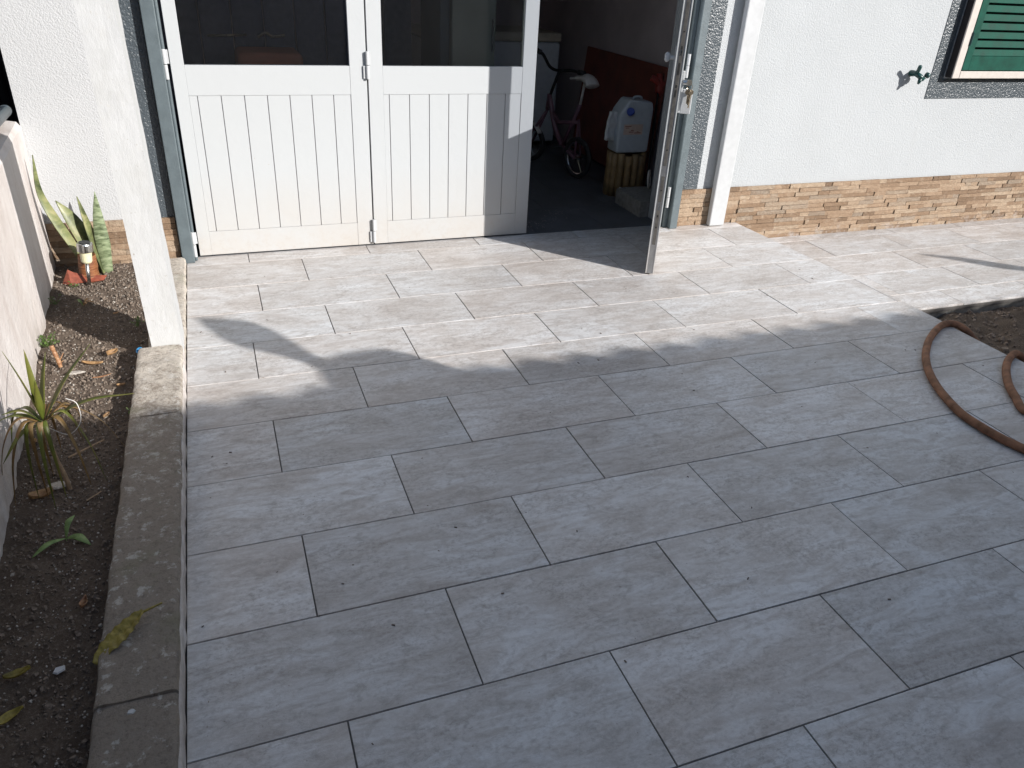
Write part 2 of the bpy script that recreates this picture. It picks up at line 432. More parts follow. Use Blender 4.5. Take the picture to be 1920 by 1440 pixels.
wk = MB()
WJ = [(-1.145, -1.24, .25), (-1.24, -1.54, .99), (-1.54, -1.84, .69), (-1.84, -2.14, .62), (-2.14, -2.325, .98)]
WX = [(4.25), (4.25), (4.08), (4.17), (4.45)]
for (ya, yb, _), fx in zip(WJ, [4.40, 4.245, 4.075, 4.167, 4.43]):
    x0 = 3.78 if ya > -1.9 else 3.80
    tiles(wk, x0, 9.0, ya, yb, -.12, (fx - x0) / TL)
wk.box(3.7602, 9.0, -2.322, -1.14, -.155, -.1235, col=(0, 0, 0), mat=1)
tag(wk.build('walkway_paving', [M_['tile'], M_['grout']]), kind='structure')
wf = MB(); wf.box(3.87, 9.0, -2.315, -1.14, -.30, -.156)
tag(wf.build('walkway_bedding', M_['block']), kind='structure')

def soil_grid(name, x0, x1, y0, y1, z, res, amp, mat, fz=None, freq=9, seed=0):
    nx = int((x1 - x0) / res) + 1; ny = int((y1 - y0) / res) + 1
    vs = []; fs = []
    for j in range(ny):
        for i in range(nx):
            x = x0 + (x1 - x0) * i / (nx - 1); y = y0 + (y1 - y0) * j / (ny - 1)
            p = Vector((x + seed, y, 0))
            h = noise.fractal(p * freq, .9, 2.1, 5) * amp + noise.noise(p * 90) * amp * .22 + abs(noise.noise(p * 38)) * amp * .35
            vs.append((x, y, z + h + (fz(x, y) if fz else 0)))
    for j in range(ny - 1):
        for i in range(nx - 1):
            a = j * nx + i; fs.append((a, a + 1, a + nx + 1, a + nx))
    m = MB(); m.add(vs, fs); return m.build(name, mat, smooth=True)
SZ = .018
def wallX(y): return -.066 * (y + 1.13) if y < -1.13 else 0.0
tag(soil_grid('planting_bed_soil', -.03, .46, -4.6, -1.10, SZ, .0075, .011, M_['soil']), kind='structure')
tag(soil_grid('garden_soil', 3.85, 9.0, -7.0, -2.325, -.175, .022, .035, M_['soil2'], lambda x, y: .035 * min(1, max(0, (x - 3.9) / .5)) - .045 * max(0, 1 - (-2.325 - y) / .16), 5, 3), kind='structure')

def chips(name, area, z, n, smin, smax, mat, label, cat, zf=None, flat=.35, seed=1):
    rnd = random.Random(seed); m = MB()
    for _ in range(n):
        x = rnd.uniform(area[0], area[1]); y = rnd.uniform(area[2], area[3])
        if area[0] < 1 and x < wallX(y) + .01: continue
        s = rnd.uniform(smin, smax) * (1 if rnd.random() < .93 else 1.9)
        k = rnd.choice((4, 5, 5, 6)); an = rnd.uniform(0, 6.28); el = rnd.uniform(.45, 1)
        nrm = Vector((rnd.gauss(0, .35), rnd.gauss(0, .35), 1)).to_track_quat('Z', 'Y').to_matrix()
        zz = zf(x, y) if zf else z
        lo = []; hi = []
        for q in range(k):
            a = an + 6.283 * q / k + rnd.uniform(-.25, .25); r = s * rnd.uniform(.7, 1)
            v = Vector((r * math.cos(a), r * math.sin(a) * el, 0)); v = Matrix.Rotation(an, 3, 'Z') @ v
            hi.append(Vector((x, y, zz)) + nrm @ (v * .75 + Vector((0, 0, s * flat)))); lo.append(Vector((x, y, zz)) + nrm @ (v - Vector((0, 0, s * flat * .6))))
        m.add(lo + hi, [tuple(range(k, 2 * k))] + [(q, (q + 1) % k, k + (q + 1) % k, k + q) for q in range(k)])
    o = m.build(name, mat); return tag(o, label, cat, kind='stuff')
def bedz(x, y):
    p = Vector((x, y, 0)); return SZ + noise.fractal(p * 9, .9, 2.1, 5) * .011 + noise.noise(p * 90) * .0024 + abs(noise.noise(p * 38)) * .0038 + .001
def gardz(x, y):
    p = Vector((x + 3, y, 0)); return -.175 + noise.fractal(p * 5, .9, 2.1, 5) * .035 + .035 * min(1, max(0, (x - 3.9) / .5)) - .045 * max(0, 1 - (-2.325 - y) / .16) + abs(noise.noise(p * 38)) * .012
chips('shell_fragments', (.0, .43, -4.3, -1.14), 0, 2600, .0011, .0042, M_['shell'], 'pale shell and grit fragments scattered over the dark planting bed', 'grit', bedz, seed=2)
chips('soil_crumbs', (.0, .43, -4.3, -1.14), 0, 7000, .0018, .0060, M_['crumb'], 'dark crumbly soil lumps covering the narrow planting bed', 'soil lumps', bedz, .8, seed=3)
chips('dry_clods', (3.87, 6.2, -3.9, -2.34), 0, 3500, .004, .016, M_['crumb2'], 'brown dry soil clods filling the garden bed beside the hose', 'soil clods', gardz, .6, seed=4)

# ------------------------------------------------------------------ curb, low wall, post
def rough_box(mb, x0, x1, y0, y1, z0, z1, amp, res=.02, seed=0):
    nx, ny, nz = [max(1, int(round(d / res))) for d in (x1 - x0, y1 - y0, z1 - z0)]
    def P(x, y, z):
        p = Vector((x, y, z))
        d = Vector((noise.noise(p * 22 + Vector((seed, 0, 0))), noise.noise(p * 22 + Vector((0, seed + 5, 0))), noise.noise(p * 22 + Vector((0, 0, seed + 9))))) * amp
        ex = min(x - x0, x1 - x); ez = z1 - z
        k = max(0, .008 - ex) * max(0, .008 - ez) / .008 * .5
        return tuple(p + d + Vector((k if x - x0 < .008 else -k, 0, -k)))
    def face(fn, na, nb, flip=False):
        vs = [P(*fn(i / na, j / nb)) for j in range(nb + 1) for i in range(na + 1)]
        fs = [(j * (na + 1) + i, j * (na + 1) + i + 1, (j + 1) * (na + 1) + i + 1, (j + 1) * (na + 1) + i) for j in range(nb) for i in range(na)]
        if flip: fs = [f[::-1] for f in fs]
        mb.add(vs, fs)
    X = lambda a: x0 + (x1 - x0) * a
    Y = lambda a: y0 + (y1 - y0) * a
    Z = lambda a: z0 + (z1 - z0) * a
    face(lambda a, b: (X(a), Y(b), z1), nx, ny)
    face(lambda a, b: (X(a), y0, Z(b)), nx, nz)
    face(lambda a, b: (X(a), y1, Z(b)), nx, nz, True)
    face(lambda a, b: (x0, Y(a), Z(b)), ny, nz, True)
    face(lambda a, b: (x1, Y(a), Z(b)), ny, nz)
cb = empty('concrete_curb', 'old stained concrete curb between the planting bed and the paved patio', 'curb', (.49, -3, 0))
k = MB(); yy = -2.235; i = 0
for L in (.495, .55, .56, .50, .60):
    rough_box(k, .408 + random.uniform(-.004, .004), LX - .0065, yy - L + .0008, yy - .0008, -.02, .070 + random.uniform(-.003, .003), .0035, .012, i); yy -= L; i += 1
k.build('curb_stone', M_['curb'], cb, smooth=True)
k = MB(); rough_box(k, LX - .0125, LX - .003, -4.9, -2.236, -.02, .058, .0042, .010, 17)
o = k.build('painted_face', M_['lowwall'], cb, smooth=True); o['label'] = 'flaking whitewashed side of the curb facing the tiles'
k = MB(); rough_box(k, .432, LX - .004, -2.23, -1.185, -.02, .036, .0045, .014, 9)
o = k.build('rear_curb_stone', M_['curb'], cb, smooth=True); o['label'] = 'lower rear length of curb behind the white post'
ps = MB(); rough_box(ps, .458, .5615, -2.235, -2.045, .03, 2.7, .0016, .03, 4)
ps.v = [(x - .020 * max(0, z - .07), y, z) for x, y, z in ps.v]
tag(ps.build('concrete_post', M_['post'], smooth=False), 'square limewashed concrete post standing on the curb', 'post')

lw = empty('low_wall', 'low whitewashed garden wall with sloping cap beside the planting bed', 'wall', (0, -2.5, 0))
m = MB()
N = 90
for i in range(N):
    ya = -1.132 - i * .05; yb = ya - .05
    def sect(y):
        x = wallX(y); w_ = .006 * noise.noise(Vector((0, y * 4, 1)))
        b_ = .010 * noise.noise(Vector((3, y * 9, 2)))
        return [(x + b_, y, -.05), (x + .012 * noise.noise(Vector((1, y * 3, 4))) * .5, y, .30), (x + w_, y, .645), (x - .012, y, .668), (x - .13, y, .685), (x - .15, y, .66), (x - .15, y, -.05)]
    A, Bq = sect(ya), sect(yb)
    m.add(A + Bq, [(q, q + 7, q + 8, q + 1) for q in range(6)])
m.build('wall_body', M_['lowwall'], lw, smooth=False)
hp = MB(); hp.tube([(-.030, -1.175, .722), (-.012, -2.0, .724), (.05, -4.0, .728)], .023, 16)
hp.tube([(-.0298, -1.192, .722), (-.0296, -1.198, .722)], .0237, 16)
tag(hp.build('handrail_pipe', M_['pipe'], smooth=True), 'grey plastic pipe lying along the top of the low wall', 'pipe')
fp = MB()
for i in range(64): fp.box(-.235 + .006 * (i % 2), -.20 + .006 * (i % 2), -5.5 + i * .108, -5.5 + i * .108 + .104, -.1, 1.75)
tag(fp.build('opening_shade_boards', M_['darkp']), 'added dark boards standing for the shaded opening behind the low wall', 'fence')  # added dark sheet for the shaded opening, also blocks sky on the left

# ------------------------------------------------------------------ house
house = empty('house', 'white stuccoed house with stone clad plinth, grey bands and folding garage doors', 'house', (3, 0, 0))
W0 = -1.13
def part(mb, name, mat, label=None, **k):
    o = mb.build(name, mat, k.pop('parent', house), **k)
    if label: o['label'] = label
    return o
part(MB().box(-.0, .545, W0, -.93, -.1, 5.6), 'wall', M_['wallL'])
part(MB().box(3.255, 9.0, W0, -.93, -.3, 5.6), 'wall', M_['wall'])
part(MB().box(.545, 3.255, W0, -.93, 2.12, 5.6), 'lintel', M_['wall'])
part(MB().box(.352, .5445, W0 - .003, W0, .222, 3.0), 'painted_band', M_['band'])
part(MB().box(3.3, 3.442, W0 - .003, W0, .222, 3.0), 'painted_band', M_['band'])
def cladding(x0, x1, z0, z1, hole=None):
    m = MB(); z = z0
    rows = int(round((z1 - z0) / .0275)); rh = (z1 - z0) / rows
    for r in range(rows):
        x = x0 - random.uniform(0, .1)
        while x < x1:
            L = random.choice((.06, .09, .12, .15, .19, .24)) * random.uniform(.85, 1.15)
            a, b = max(x, x0), min(x + L, x1)
            if b - a > .006:
                d = random.uniform(.010, .019)
                zt = z + rh - random.uniform(.0003, .0022); zb = z + random.uniform(0, .0012)
                col = (random.random(), random.random(), random.random())
                # slightly tilted split face
                t1, t2, t3, t4 = [d + random.uniform(-.0022, .0022) for _ in range(4)]
                a2, b2 = a + .0006, b - .0006
                vs = [(a2, W0 - .001, zb), (b2, W0 - .001, zb), (b2, W0 - .001, zt), (a2, W0 - .001, zt), (a2, W0 - t1, zb), (b2, W0 - t2, zb), (b2, W0 - t3, zt), (a2, W0 - t4, zt)]
                m.add(vs, [(4, 5, 6, 7), (0, 1, 5, 4), (1, 2, 6, 5), (2, 3, 7, 6), (3, 0, 4, 7)], col)
            x += L
        z += rh
    m.box(x0, x1, W0 - .007, W0 - .0002, z0, z1 - .004, col=(.1, .5, .5))
    return m
part(cladding(3.305, 3.757, 0.001, .222), 'stone_plinth', M_['stone'])
part(cladding(3.757, 8.9, -.125, .222), 'stone_plinth', M_['stone'])
part(cladding(.0, .5445, .0, .222), 'stone_plinth', M_['stone'])
# metal jambs
j = MB(); j.box(.550, .606, -1.178, -1.04, .0, 2.12); j.box(.606, .618, -1.150, -1.04, .0, 2.12)
part(j, 'door_jamb', M_['frame'], bevel=.004, seg=2)
j = MB(); j.box(3.262, 3.312, -1.182, -1.04, .0, 2.12); j.box(3.235, 3.262, -1.15, -1.04, .0, 2.12)
part(j, 'door_jamb', M_['frame'], bevel=.004, seg=2)
part(MB().box(.6185, 3.2345, -1.17, -1.04, 2.062, 2.12), 'door_head', M_['frame'])
# interior shell
part(MB().box(.1, .25, -.93, 2.2, 0, 2.6), 'interior_wall', M_['inwall'])
part(MB().box(3.625, 3.75, -.93, 2.2, 0, 2.6), 'interior_wall', M_['inwall'])
part(MB().box(.25, 3.625, 2.05, 2.2, 0, 2.6), 'interior_wall', M_['inwall'])
part(MB().box(.1, 3.75, -.93, 2.2, 2.6, 2.7), 'interior_ceiling', M_['inwall'])
gf = MB(); gf.box(.10, 3.70, -1.0905, 2.1, -.05, -.004, mat=1)
yy = -1.0905; r = 0
while yy < 2.0:
    tl = MB()
    x = .25 - (r % 2) * .22
    while x < 3.62:
        a, b = max(.25, x), min(3.62, x + .44)
        if b - a > .01: gf.box(a + .0028, b - .0015, yy + .0015, min(2.04, yy + .44) - .0028, -.004, 0)
        x += .44
    yy += .44; r += 1
tag(gf.build('garage_floor', [M_['infloor'], M_['dust']]), kind='structure')

# door leaves --------------------------------------------------------------
def door_leaf(w_, M, x_l, x_r, grooves, mirror=False, label=None, edge_open=False):
    """local: x across, y=0 outer face, +y thickness, z up"""
    H = 2.05; T = .042; zb = .008
    m = MB()
    lip = .006 if edge_open else 0
    m.box(lip, x_l, 0, T, zb, H, M)
    m.box(x_r, w_, 0, T, zb, H, M)
    m.box(x_l, x_r, .0008, T - .0008, zb, .127, M)
    m.box(x_l, x_r, .0008, T - .0008, .762, .892, M)
    m.box(x_l, x_r, .0008, T - .0008, 1.96, H, M)
    if edge_open:
        m.box(0, lip, 0, .006, zb, H, M); m.box(0, lip, T - .006, T, zb, H, M)
    o = m.build('door_leaf', M_['door'], house, bevel=.0012)
    if label: o['label'] = label
    b = MB(); g_ = [x_l] + grooves + [x_r]
    for a, c in zip(g_[:-1], g_[1:]):
        b.box(a + (.0014 if a != x_l else .0004), c - (.0014 if c != x_r else .0010), .003, .034, .1275, .7615, M)
    b.build('board_panel', M_['door'], o, bevel=.0012)
    b = MB(); b.box(x_l + .001, x_r - .001, .012, .030, .13, .76, M)
    b.build('panel_backing', M_['inwall'], o)
    gl = MB(); gl.box(x_l + .0005, x_r - .0005, .016, .021, .8925, 1.9595, M)
    gl.build('glass_pane', M_['glass'], o)
    return o
def T_(x, y, rot=0): return Matrix.Translation((x, y, 0)) @ Matrix.Rotation(rot, 4, 'Z')
def hinge(parent, x, y, z, M=None):
    m = MB()
    m.lathe([(.0078, 0), (.0082, .002), (.0082, .058), (.0078, .060)], (x, y, z), 14)
    m.lathe([(.0078, .063), (.0082, .065), (.0082, .121), (.0078, .123)], (x, y, z), 14)
    m.box(x - .020, x - .005, y + .003, y + .007, z + .002, z + .059)
    m.box(x + .004, x + .017, y + .003, y + .007, z + .064, z + .121)
    return m.build('hinge', M_['white'], parent, bevel=.0006)
d1 = door_leaf(.866, T_(.630, -1.10), .056, .786, [.092 + .1018 * i for i in range(7)], label='left closed white door leaf, board panel below a dark pane')
d2 = door_leaf(.868, T_(1.503, -1.10), .071, .795, [.100 + .1013 * i for i in range(7)], label='middle closed white door leaf, partly in the shadow of the open leaf')
hinge(d1, .612, -1.158, .84); hinge(d1, .612, -1.158, .025)
hinge(d2, 1.4995, -1.112, .835); hinge(d2, 1.4995, -1.112, .02)
dirv = Vector((.527, .850, 0)); nrm = Vector((.850, -.527, 0))
Fo = Vector((2.770, -1.840, 0)) + nrm * .010
ang = math.atan2(dirv.y, dirv.x)
MO = T_(Fo.x, Fo.y, ang)
d3 = door_leaf(.845, MO, .085, .790, [.110 + .1 * i for i in range(7)], label='right door leaf swung open, seen edge on with its lock strip', edge_open=True)
m = MB()
m.box(.0022, .0058, .0062, .0358, .008, 2.05, MO)
m.build('edge_channel', M_['alu'], d3)
m = MB()
m.box(.0008, .0021, .012, .028, .16, .50, MO); m.box(.0008, .0021, .012, .028, .55, 1.75, MO)
m.build('lock_strip', M_['alud'], d3, bevel=.0004)
m = MB()
for z, h in ((.30, .012), (.245, .008), (.43, .006), (.62, .007), (.70, .007), (.86, .03), (.90, .012), (.955, .05), (1.06, .014), (1.13, .006)):
    m = MB(); m.box(.0000, .0007, .0165, .0235, z, z + h, MO); m.build('screw_hole', M_['black'], d3)
m = MB(); m.box(-.0006, .0004, .015, .025, 1.035, 1.058, MO); m.build('latch', M_['steel'], d3, bevel=.0004)
m = MB(); m.box(-.0006, .0004, .014, .026, .335, .375, MO); m.build('latch', M_['steel'], d3, bevel=.0004)
m = MB()
m.box(.020, .048, -.011, -.0002, .79, .97, MO); m.box(.022, .046, -.058, -.011, .788, .893, MO)
m.build('lock_case', M_['white'], d3, bevel=.003, seg=2)
m = MB()
m.box(.018, .050, .0422, .047, .93, 1.07, MO)
P = [MO @ Vector(q) for q in ((.034, .045, 1.022), (.034, .060, 1.022), (.030, .070, 1.020))]
m.tube(P, [.009, .009, .008], 12)
P = [MO @ Vector(q) for q in ((.030, .074, 1.005), (.030, .078, 1.012), (.030, .078, 1.034), (.030, .074, 1.042))]
m.tube(P, [.008, .013, .013, .008], 14)
m.build('inner_handle', M_['white'], d3, bevel=.002)
m = MB(); m.lathe([(.011, 0), (.011, .03), (.007, .033)], MO @ Vector((.022, -.008, .925)), 14, axis=nrm)
m.build('lock_cylinder', M_['steel'], d3, smooth=False)
kb = MB()
kc = MO @ Vector((.010, -.036, .925))
def disc(c, ax, r, t, hole=False): kb.lathe([(r * .96, 0), (r, t * .3), (r, t * .7), (r * .96, t)], c, 16, axis=ax)
disc(kc - dirv * .001, (dirv * -1 + Vector((0, 0, .2))), .0125, .0025)
kb.tube([kc + nrm * -.012, kc + nrm * .002], .003, 8)
ring = [kc + nrm * .004 + Vector((0, 0, -.018)) + (nrm * math.cos(a) + Vector((0, 0, 1)) * math.sin(a)) * .013 for a in [i * math.pi / 8 for i in range(17)]]
kb.tube(ring, .0011, 6)
for dx, rr, tl in ((-.004, .013, .050), (.009, .012, .068), (.003, .012, .055)):
    c = kc + nrm * (.004 + dx) + Vector((0, 0, -.040)); disc(c, -dirv + nrm * dx * 40, rr, .002)
    kb.box(-.003, .003, -.001, .001, -tl, 0, Matrix.Translation(c) @ Matrix.Rotation(dx * 6, 4, 'Y'))
ko = kb.build('key_bunch', M_['brass']); tag(ko, 'small bunch of worn keys hanging in the lock of the open door', 'keys')
for z in (.13, .85, 1.7):
    m = MB(); c = Vector((3.2305, -1.168, z)); m.lathe([(.008, 0), (.0082, .06)], c, 12); m.lathe([(.008, .063), (.0082, .12)], c, 12)
    m.build('hinge', M_['white'], d3)

# down pipe
m = MB(); m.box(3.535, 3.640, -1.190, -1.152, .003, 3.0)
part(m, 'downpipe', M_['white'], 'white square downpipe standing against the wall', bevel=.006, seg=2)

# window --------------------------------------------------------------
part(MB().box(5.022, 5.125, W0 - .0035, W0, .722, 2.3).box(5.125, 7.4, W0 - .0035, W0, .722, .838), 'painted_band', M_['band'], 'grey band around the green shuttered window')
wf_ = MB()
wy = -1.192
wz = wy + .010
wf_.box(5.132, 5.190, wy, wz, .850, 2.2); wf_.box(5.190, 6.62, wy, wz, .850, .893); wf_.box(6.62, 6.68, wy, wz, .850, 2.2); wf_.box(5.190, 6.62, wy, wz, 2.14, 2.2)
win = part(wf_, 'window', M_['cream'], bevel=.003)
m = MB(); m.box(5.136, 5.188, wz, W0 - .004, .853, 2.197); m.box(5.188, 6.622, wz, W0 - .004, .853, .891); m.box(6.622, 6.676, wz, W0 - .004, .853, 2.197)
m.build('window_casing', M_['darkp'], win)  # frame sides coloured dark so they merge with the shadow gap
s = MB()
def shutter(x0, x1):
    z0, z1 = .897, 2.13; y0, y1 = wy + .004, W0 - .022
    s.box(x0, x0 + .055, y0, y1, z0, z1); s.box(x1 - .055, x1, y0, y1, z0, z1)
    s.box(x0 + .055, x1 - .055, y0 + .001, y1, z0, z0 + .083); s.box(x0 + .055, x1 - .055, y0 + .001, y1, z1 - .08, z1)
    z = z0 + .083
    while z < z1 - .09:
        Mx = Matrix.Translation((0, y0 + .013, z + .020)) @ Matrix.Rotation(R_(-11), 4, 'X')
        s.box(x0 + .0545, x1 - .0545, -.004, .004, -.0195, .0185, Mx)
        z += .0495
shutter(5.197, 5.90); shutter(5.905, 6.612)
sh = s.build('shutter', M_['green'], win, bevel=.0015)
m = MB(); m.box(5.1905, 6.6195, W0 - .018, W0 - .010, .893, 2.14); m.build('slat_shade_backing', M_['darkp'], win)  # opaque dark sheet, shade behind the slats put into its colour
for z in (1.04, 1.9):
    m = MB(); m.lathe([(.006, 0), (.006, .075)], (5.1935, wy - .004, z), 12); m.box(5.186, 5.206, wy - .003, wy - .0005, z + .01, z + .06); m.build('hinge', M_['dgreen'], win)

# shutter holdback on the wall
hb = MB()
hb.tube([(4.853, W0 + .002, .873), (4.858, -1.15, .874), (4.853, -1.172, .876), (4.846, -1.192, .872), (4.860, -1.203, .862), (4.884, -1.206, .846)], [.021, .020, .017, .017, .017, .014], 14, flat=.9)
hb.tube([(4.842, -1.187, .876), (4.835, -1.200, .900), (4.828, -1.212, .922), (4.827, -1.214, .926)], [.011, .0115, .012, .008], 12)
hb.tube([(4.880, -1.204, .848), (4.892, -1.206, .856), (4.901, -1.207, .864)], [.012, .009, .009], 10)
hb.lathe([(.006, -.014), (.015, -.011), (.0175, 0), (.015, .011), (.006, .014)], (4.908, -1.208, .871), 14, axis=(.6, 0, .8))
hb.tube([(4.868, -1.203, .856), (4.858, -1.208, .836), (4.850, -1.210, .822)], [.014, .011, .006], 10)
hb.tube([(4.854, -1.210, .829), (4.864, -1.211, .826)], [.005, .003], 8)
tag(hb.build('shutter_holdback', M_['dgreen'], smooth=True), 'dark green iron shutter holdback fixed to the white wall left of the window', 'holdback')

# ------------------------------------------------------------------ garage contents
def curve(pts, n=8):
    pts = [Vector(p) for p in pts]; out = []
    P = [pts[0] * 2 - pts[1]] + pts + [pts[-1] * 2 - pts[-2]]
    for i in range(1, len(P) - 2):
        for k_ in range(n):
            t = k_ / n; a, b, c, d = P[i - 1], P[i], P[i + 1], P[i + 2]
            out.append(.5 * ((2 * b) + (c - a) * t + (2 * a - 5 * b + 4 * c - d) * t * t + (3 * b - 3 * c + d - a) * t ** 3))
    out.append(pts[-1]); return out

fz = empty('chest_freezer', 'white chest freezer with cream lid at the back of the garage', 'freezer', (3.1, 1.3, 0))
MB().box(2.35, 3.44, 1.05, 1.65, .04, .80).build('freezer_body', M_['freezer'], fz, bevel=.015, seg=2)
MB().box(2.345, 3.445, 1.04, 1.66, .806, .87).build('lid', M_['lid'], fz, bevel=.012, seg=2)
m = MB(); m.box(0, .02, -.34, .88, .02, .80, Matrix.Translation((3.53, 0, 0)) @ Matrix.Rotation(R_(5), 4, 'Y'))
tag(m.build('wooden_board', M_['panel'], bevel=.002), 'large red brown board leaning against the right garage wall', 'board')

bk = empty('child_bicycle', 'pink child bicycle with white saddle parked inside the dark garage', 'bicycle', (3.17, .25, 0))
def torus(mb, c, R, r, ax, n=28, k=8):
    Mq = Vector(ax).normalized().to_track_quat('Z', 'Y').to_matrix()
    pts = [Vector(c) + Mq @ Vector((R * math.cos(2 * math.pi * i / n), R * math.sin(2 * math.pi * i / n), 0)) for i in range(n + 1)]
    mb.tube(pts, r, k, cap=False)
rear, front = Vector((3.19, .03, .145)), Vector((3.03, .58, .145))
fdir = (front - rear).normalized(); side = Vector((fdir.y, -fdir.x, 0))
for c, ax in ((rear, side), (front, (side + fdir * .35))):
    m = MB(); torus(m, c, .128, .017, ax); w1 = m.build('wheel', M_['rubber'], bk, smooth=True)
    m = MB(); torus(m, c, .110, .007, ax)
    Mq = Vector(ax).normalized().to_track_quat('Z', 'Y').to_matrix()
    for i in range(12):
        a = i * math.pi / 6; m.tube([c, c + Mq @ Vector((math.cos(a) * .11, math.sin(a) * .11, 0))], .0012, 5)
    m.lathe([(.015, -.03), (.015, .03)], c, 12, axis=ax); m.build('rim', M_['steel'], w1)
hd = Vector((3.10, .40, .50)); sd = Vector((3.20, .08, .50)); bb = Vector((3.15, .22, .19))
m = MB()
m.tube(curve([hd, hd * .5 + bb * .5 + Vector((0, 0, -.05)), bb]), .019, 12); m.tube([hd + Vector((0, 0, -.06)), hd * .3 + bb * .7 + Vector((0, 0, .06)), sd + Vector((0, 0, -.12))], .014, 10)
m.tube([bb, sd], .014, 10); m.tube([bb, rear + side * .03], .010, 8); m.tube([bb, rear - side * .03], .010, 8)
m.tube([sd + Vector((0, 0, -.1)), rear + side * .03], .008, 8); m.tube([sd + Vector((0, 0, -.1)), rear - side * .03], .008, 8)
m.build('frame', M_['pink'], bk, smooth=True)
m = MB(); m.tube([hd + Vector((0, 0, .02)), hd + Vector((0, .02, -.09))], .017, 10)
m.tube([hd + Vector((0, .02, -.09)), front + side * .035], .010, 8); m.tube([hd + Vector((0, .02, -.09)), front - side * .035], .010, 8)
m.build('fork', M_['pink'], bk, smooth=True)
m = MB(); st = Vector((3.135, .34, .68))
m.tube([hd, st], .011, 8); m.tube(curve([(3.03, .50, .80), (3.06, .47, .775), (3.10, .42, .70), (3.14, .34, .685), (3.18, .24, .70), (3.215, .12, .70)]), .0105, 10)
m.build('handlebar', M_['black'], bk, smooth=True)
m = MB(); m.tube([(3.023, .51, .802), (3.045, .482, .79)], .017, 10); m.build('grip', M_['rubber'], bk, smooth=True); m = MB(); m.tube([(3.205, .16, .70), (3.22, .10, .70)], .017, 10); m.build('grip', M_['rubber'], bk, smooth=True)
m = MB(); m.tube(curve([(3.17, .20, .655), (3.19, .14, .665), (3.22, .06, .675), (3.235, .02, .66), (3.24, -.01, .63)]), [.018] * 8 + [.03] * 8 + [.055] * 8 + [.058] * 8 + [.03], 14, flat=.55)
m.tube([sd, (3.215, .07, .64)], .010, 8)
m.build('saddle', M_['seatw'], bk, smooth=True)
m = MB(); m.tube([bb - side * .06, bb + side * .06], .008, 8); m.box(-.04, .04, -.02, .02, -.008, .008, Matrix.Translation(bb + side * .08)); m.box(-.04, .04, -.02, .02, -.008, .008, Matrix.Translation(bb - side * .08)); m.build('pedal', M_['rubber'], bk)
m = MB(); a_ = []
for i in range(10):
    t = R_(20 + 14 * i); a_.append(front + fdir * math.cos(t) * .155 + Vector((0, 0, math.sin(t) * .155)))
m.tube(a_, .022, 8, flat=.3); m.build('mudguard', M_['seatw'], bk, smooth=True)

cn = empty('cane_bundle', 'upright bundle of yellow cane edging under the plastic jerrycan', 'cane roll', (3.34, -.42, 0))
m = MB()
for i in range(14):
    a = 2 * math.pi * i / 14; x = 3.345 + .115 * math.cos(a); y = -.40 + .085 * math.sin(a)
    m.tube([(x, y, 0.0), (x, y, .1), (x + .002, y, .2), (x, y, .275 + random.uniform(-.01, .01))], [.023, .024, .022, .023], 12)
m.lathe([(.09, .20), (.09, .262)], (3.345, -.40, 0), 20)
m.build('cane', M_['bamboo'], cn, smooth=True)
m = MB(); m.box(-.014, .014, -.0008, .0008, -.016, .016, Matrix.Translation((3.272, -.505, .055)) @ Matrix.Rotation(.25, 4, 'Y')); m.build('paper_tag', M_['bag'], cn)

jc = empty('jerrycan', 'milky plastic jerrycan with blue cap and pale label on the cane bundle', 'jerrycan', (3.34, -.42, .28))
m = MB()
prof = [(3.232, .287), (3.450, .287), (3.458, .30), (3.466, .56), (3.456, .605), (3.30, .622), (3.285, .615), (3.240, .555), (3.226, .52), (3.226, .30)]
ya_, yb_ = -.475, -.335
m.add([(x, ya_, z) for x, z in prof] + [(x, yb_, z) for x, z in prof], [tuple(range(10)), tuple(range(19, 9, -1))] + [(i, 10 + i, 10 + (i + 1) % 10, (i + 1) % 10) for i in range(10)])
m.build('container', M_['jerry'], jc, bevel=.018, seg=3)
MB().lathe([(.024, 0), (.025, .004), (.025, .020), (.021, .024)], (3.295, -.478, .545), 18, axis=(-.35, -.8, .45)).build('cap', M_['blue'], jc)
MB().box(3.262, 3.400, ya_ - .0016, ya_ - .0004, .405, .470).build('sticker', M_['label_'], jc)
m = MB()
for zz, xa, xb in ((.456, 3.27, 3.315), (.446, 3.275, 3.30), (.430, 3.315, 3.335), (.420, 3.30, 3.335), (.414, 3.34, 3.388), (.421, 3.36, 3.372)):
    m.box(xa, xb, ya_ - .0024, ya_ - .0016, zz, zz + .0045)
m.build('sticker_print', M_['labeld'], jc)
MB().tube(curve([(3.345, -.40, .606), (3.355, -.40, .626), (3.40, -.40, .626), (3.41, -.40, .60)], 5), .008, 10).build('handle', M_['jerry'], jc, smooth=True)
m = MB(); n_ = 9
vs = []
for jj in range(n_):
    for ii in range(n_):
        u, v = ii / (n_ - 1), jj / (n_ - 1)
        vs.append((3.135 + .105 * u + .02 * v, -.47 + .02 * noise.noise(Vector((u * 4, v * 4, 1))) + .05 * u, .375 + .178 * v - .02 * u + .008 * noise.noise(Vector((u * 5, v * 3, 7)))))
m.add(vs, [(b * n_ + a, b * n_ + a + 1, (b + 1) * n_ + a + 1, (b + 1) * n_ + a) for a in range(n_ - 1) for b in range(n_ - 1)])
o = m.build('paper_bag', M_['bag'], smooth=True); o.modifiers.new('s', 'SOLIDIFY').thickness = .012
tag(o, 'crumpled white paper bag wedged behind the left side of the jerrycan', 'bag')

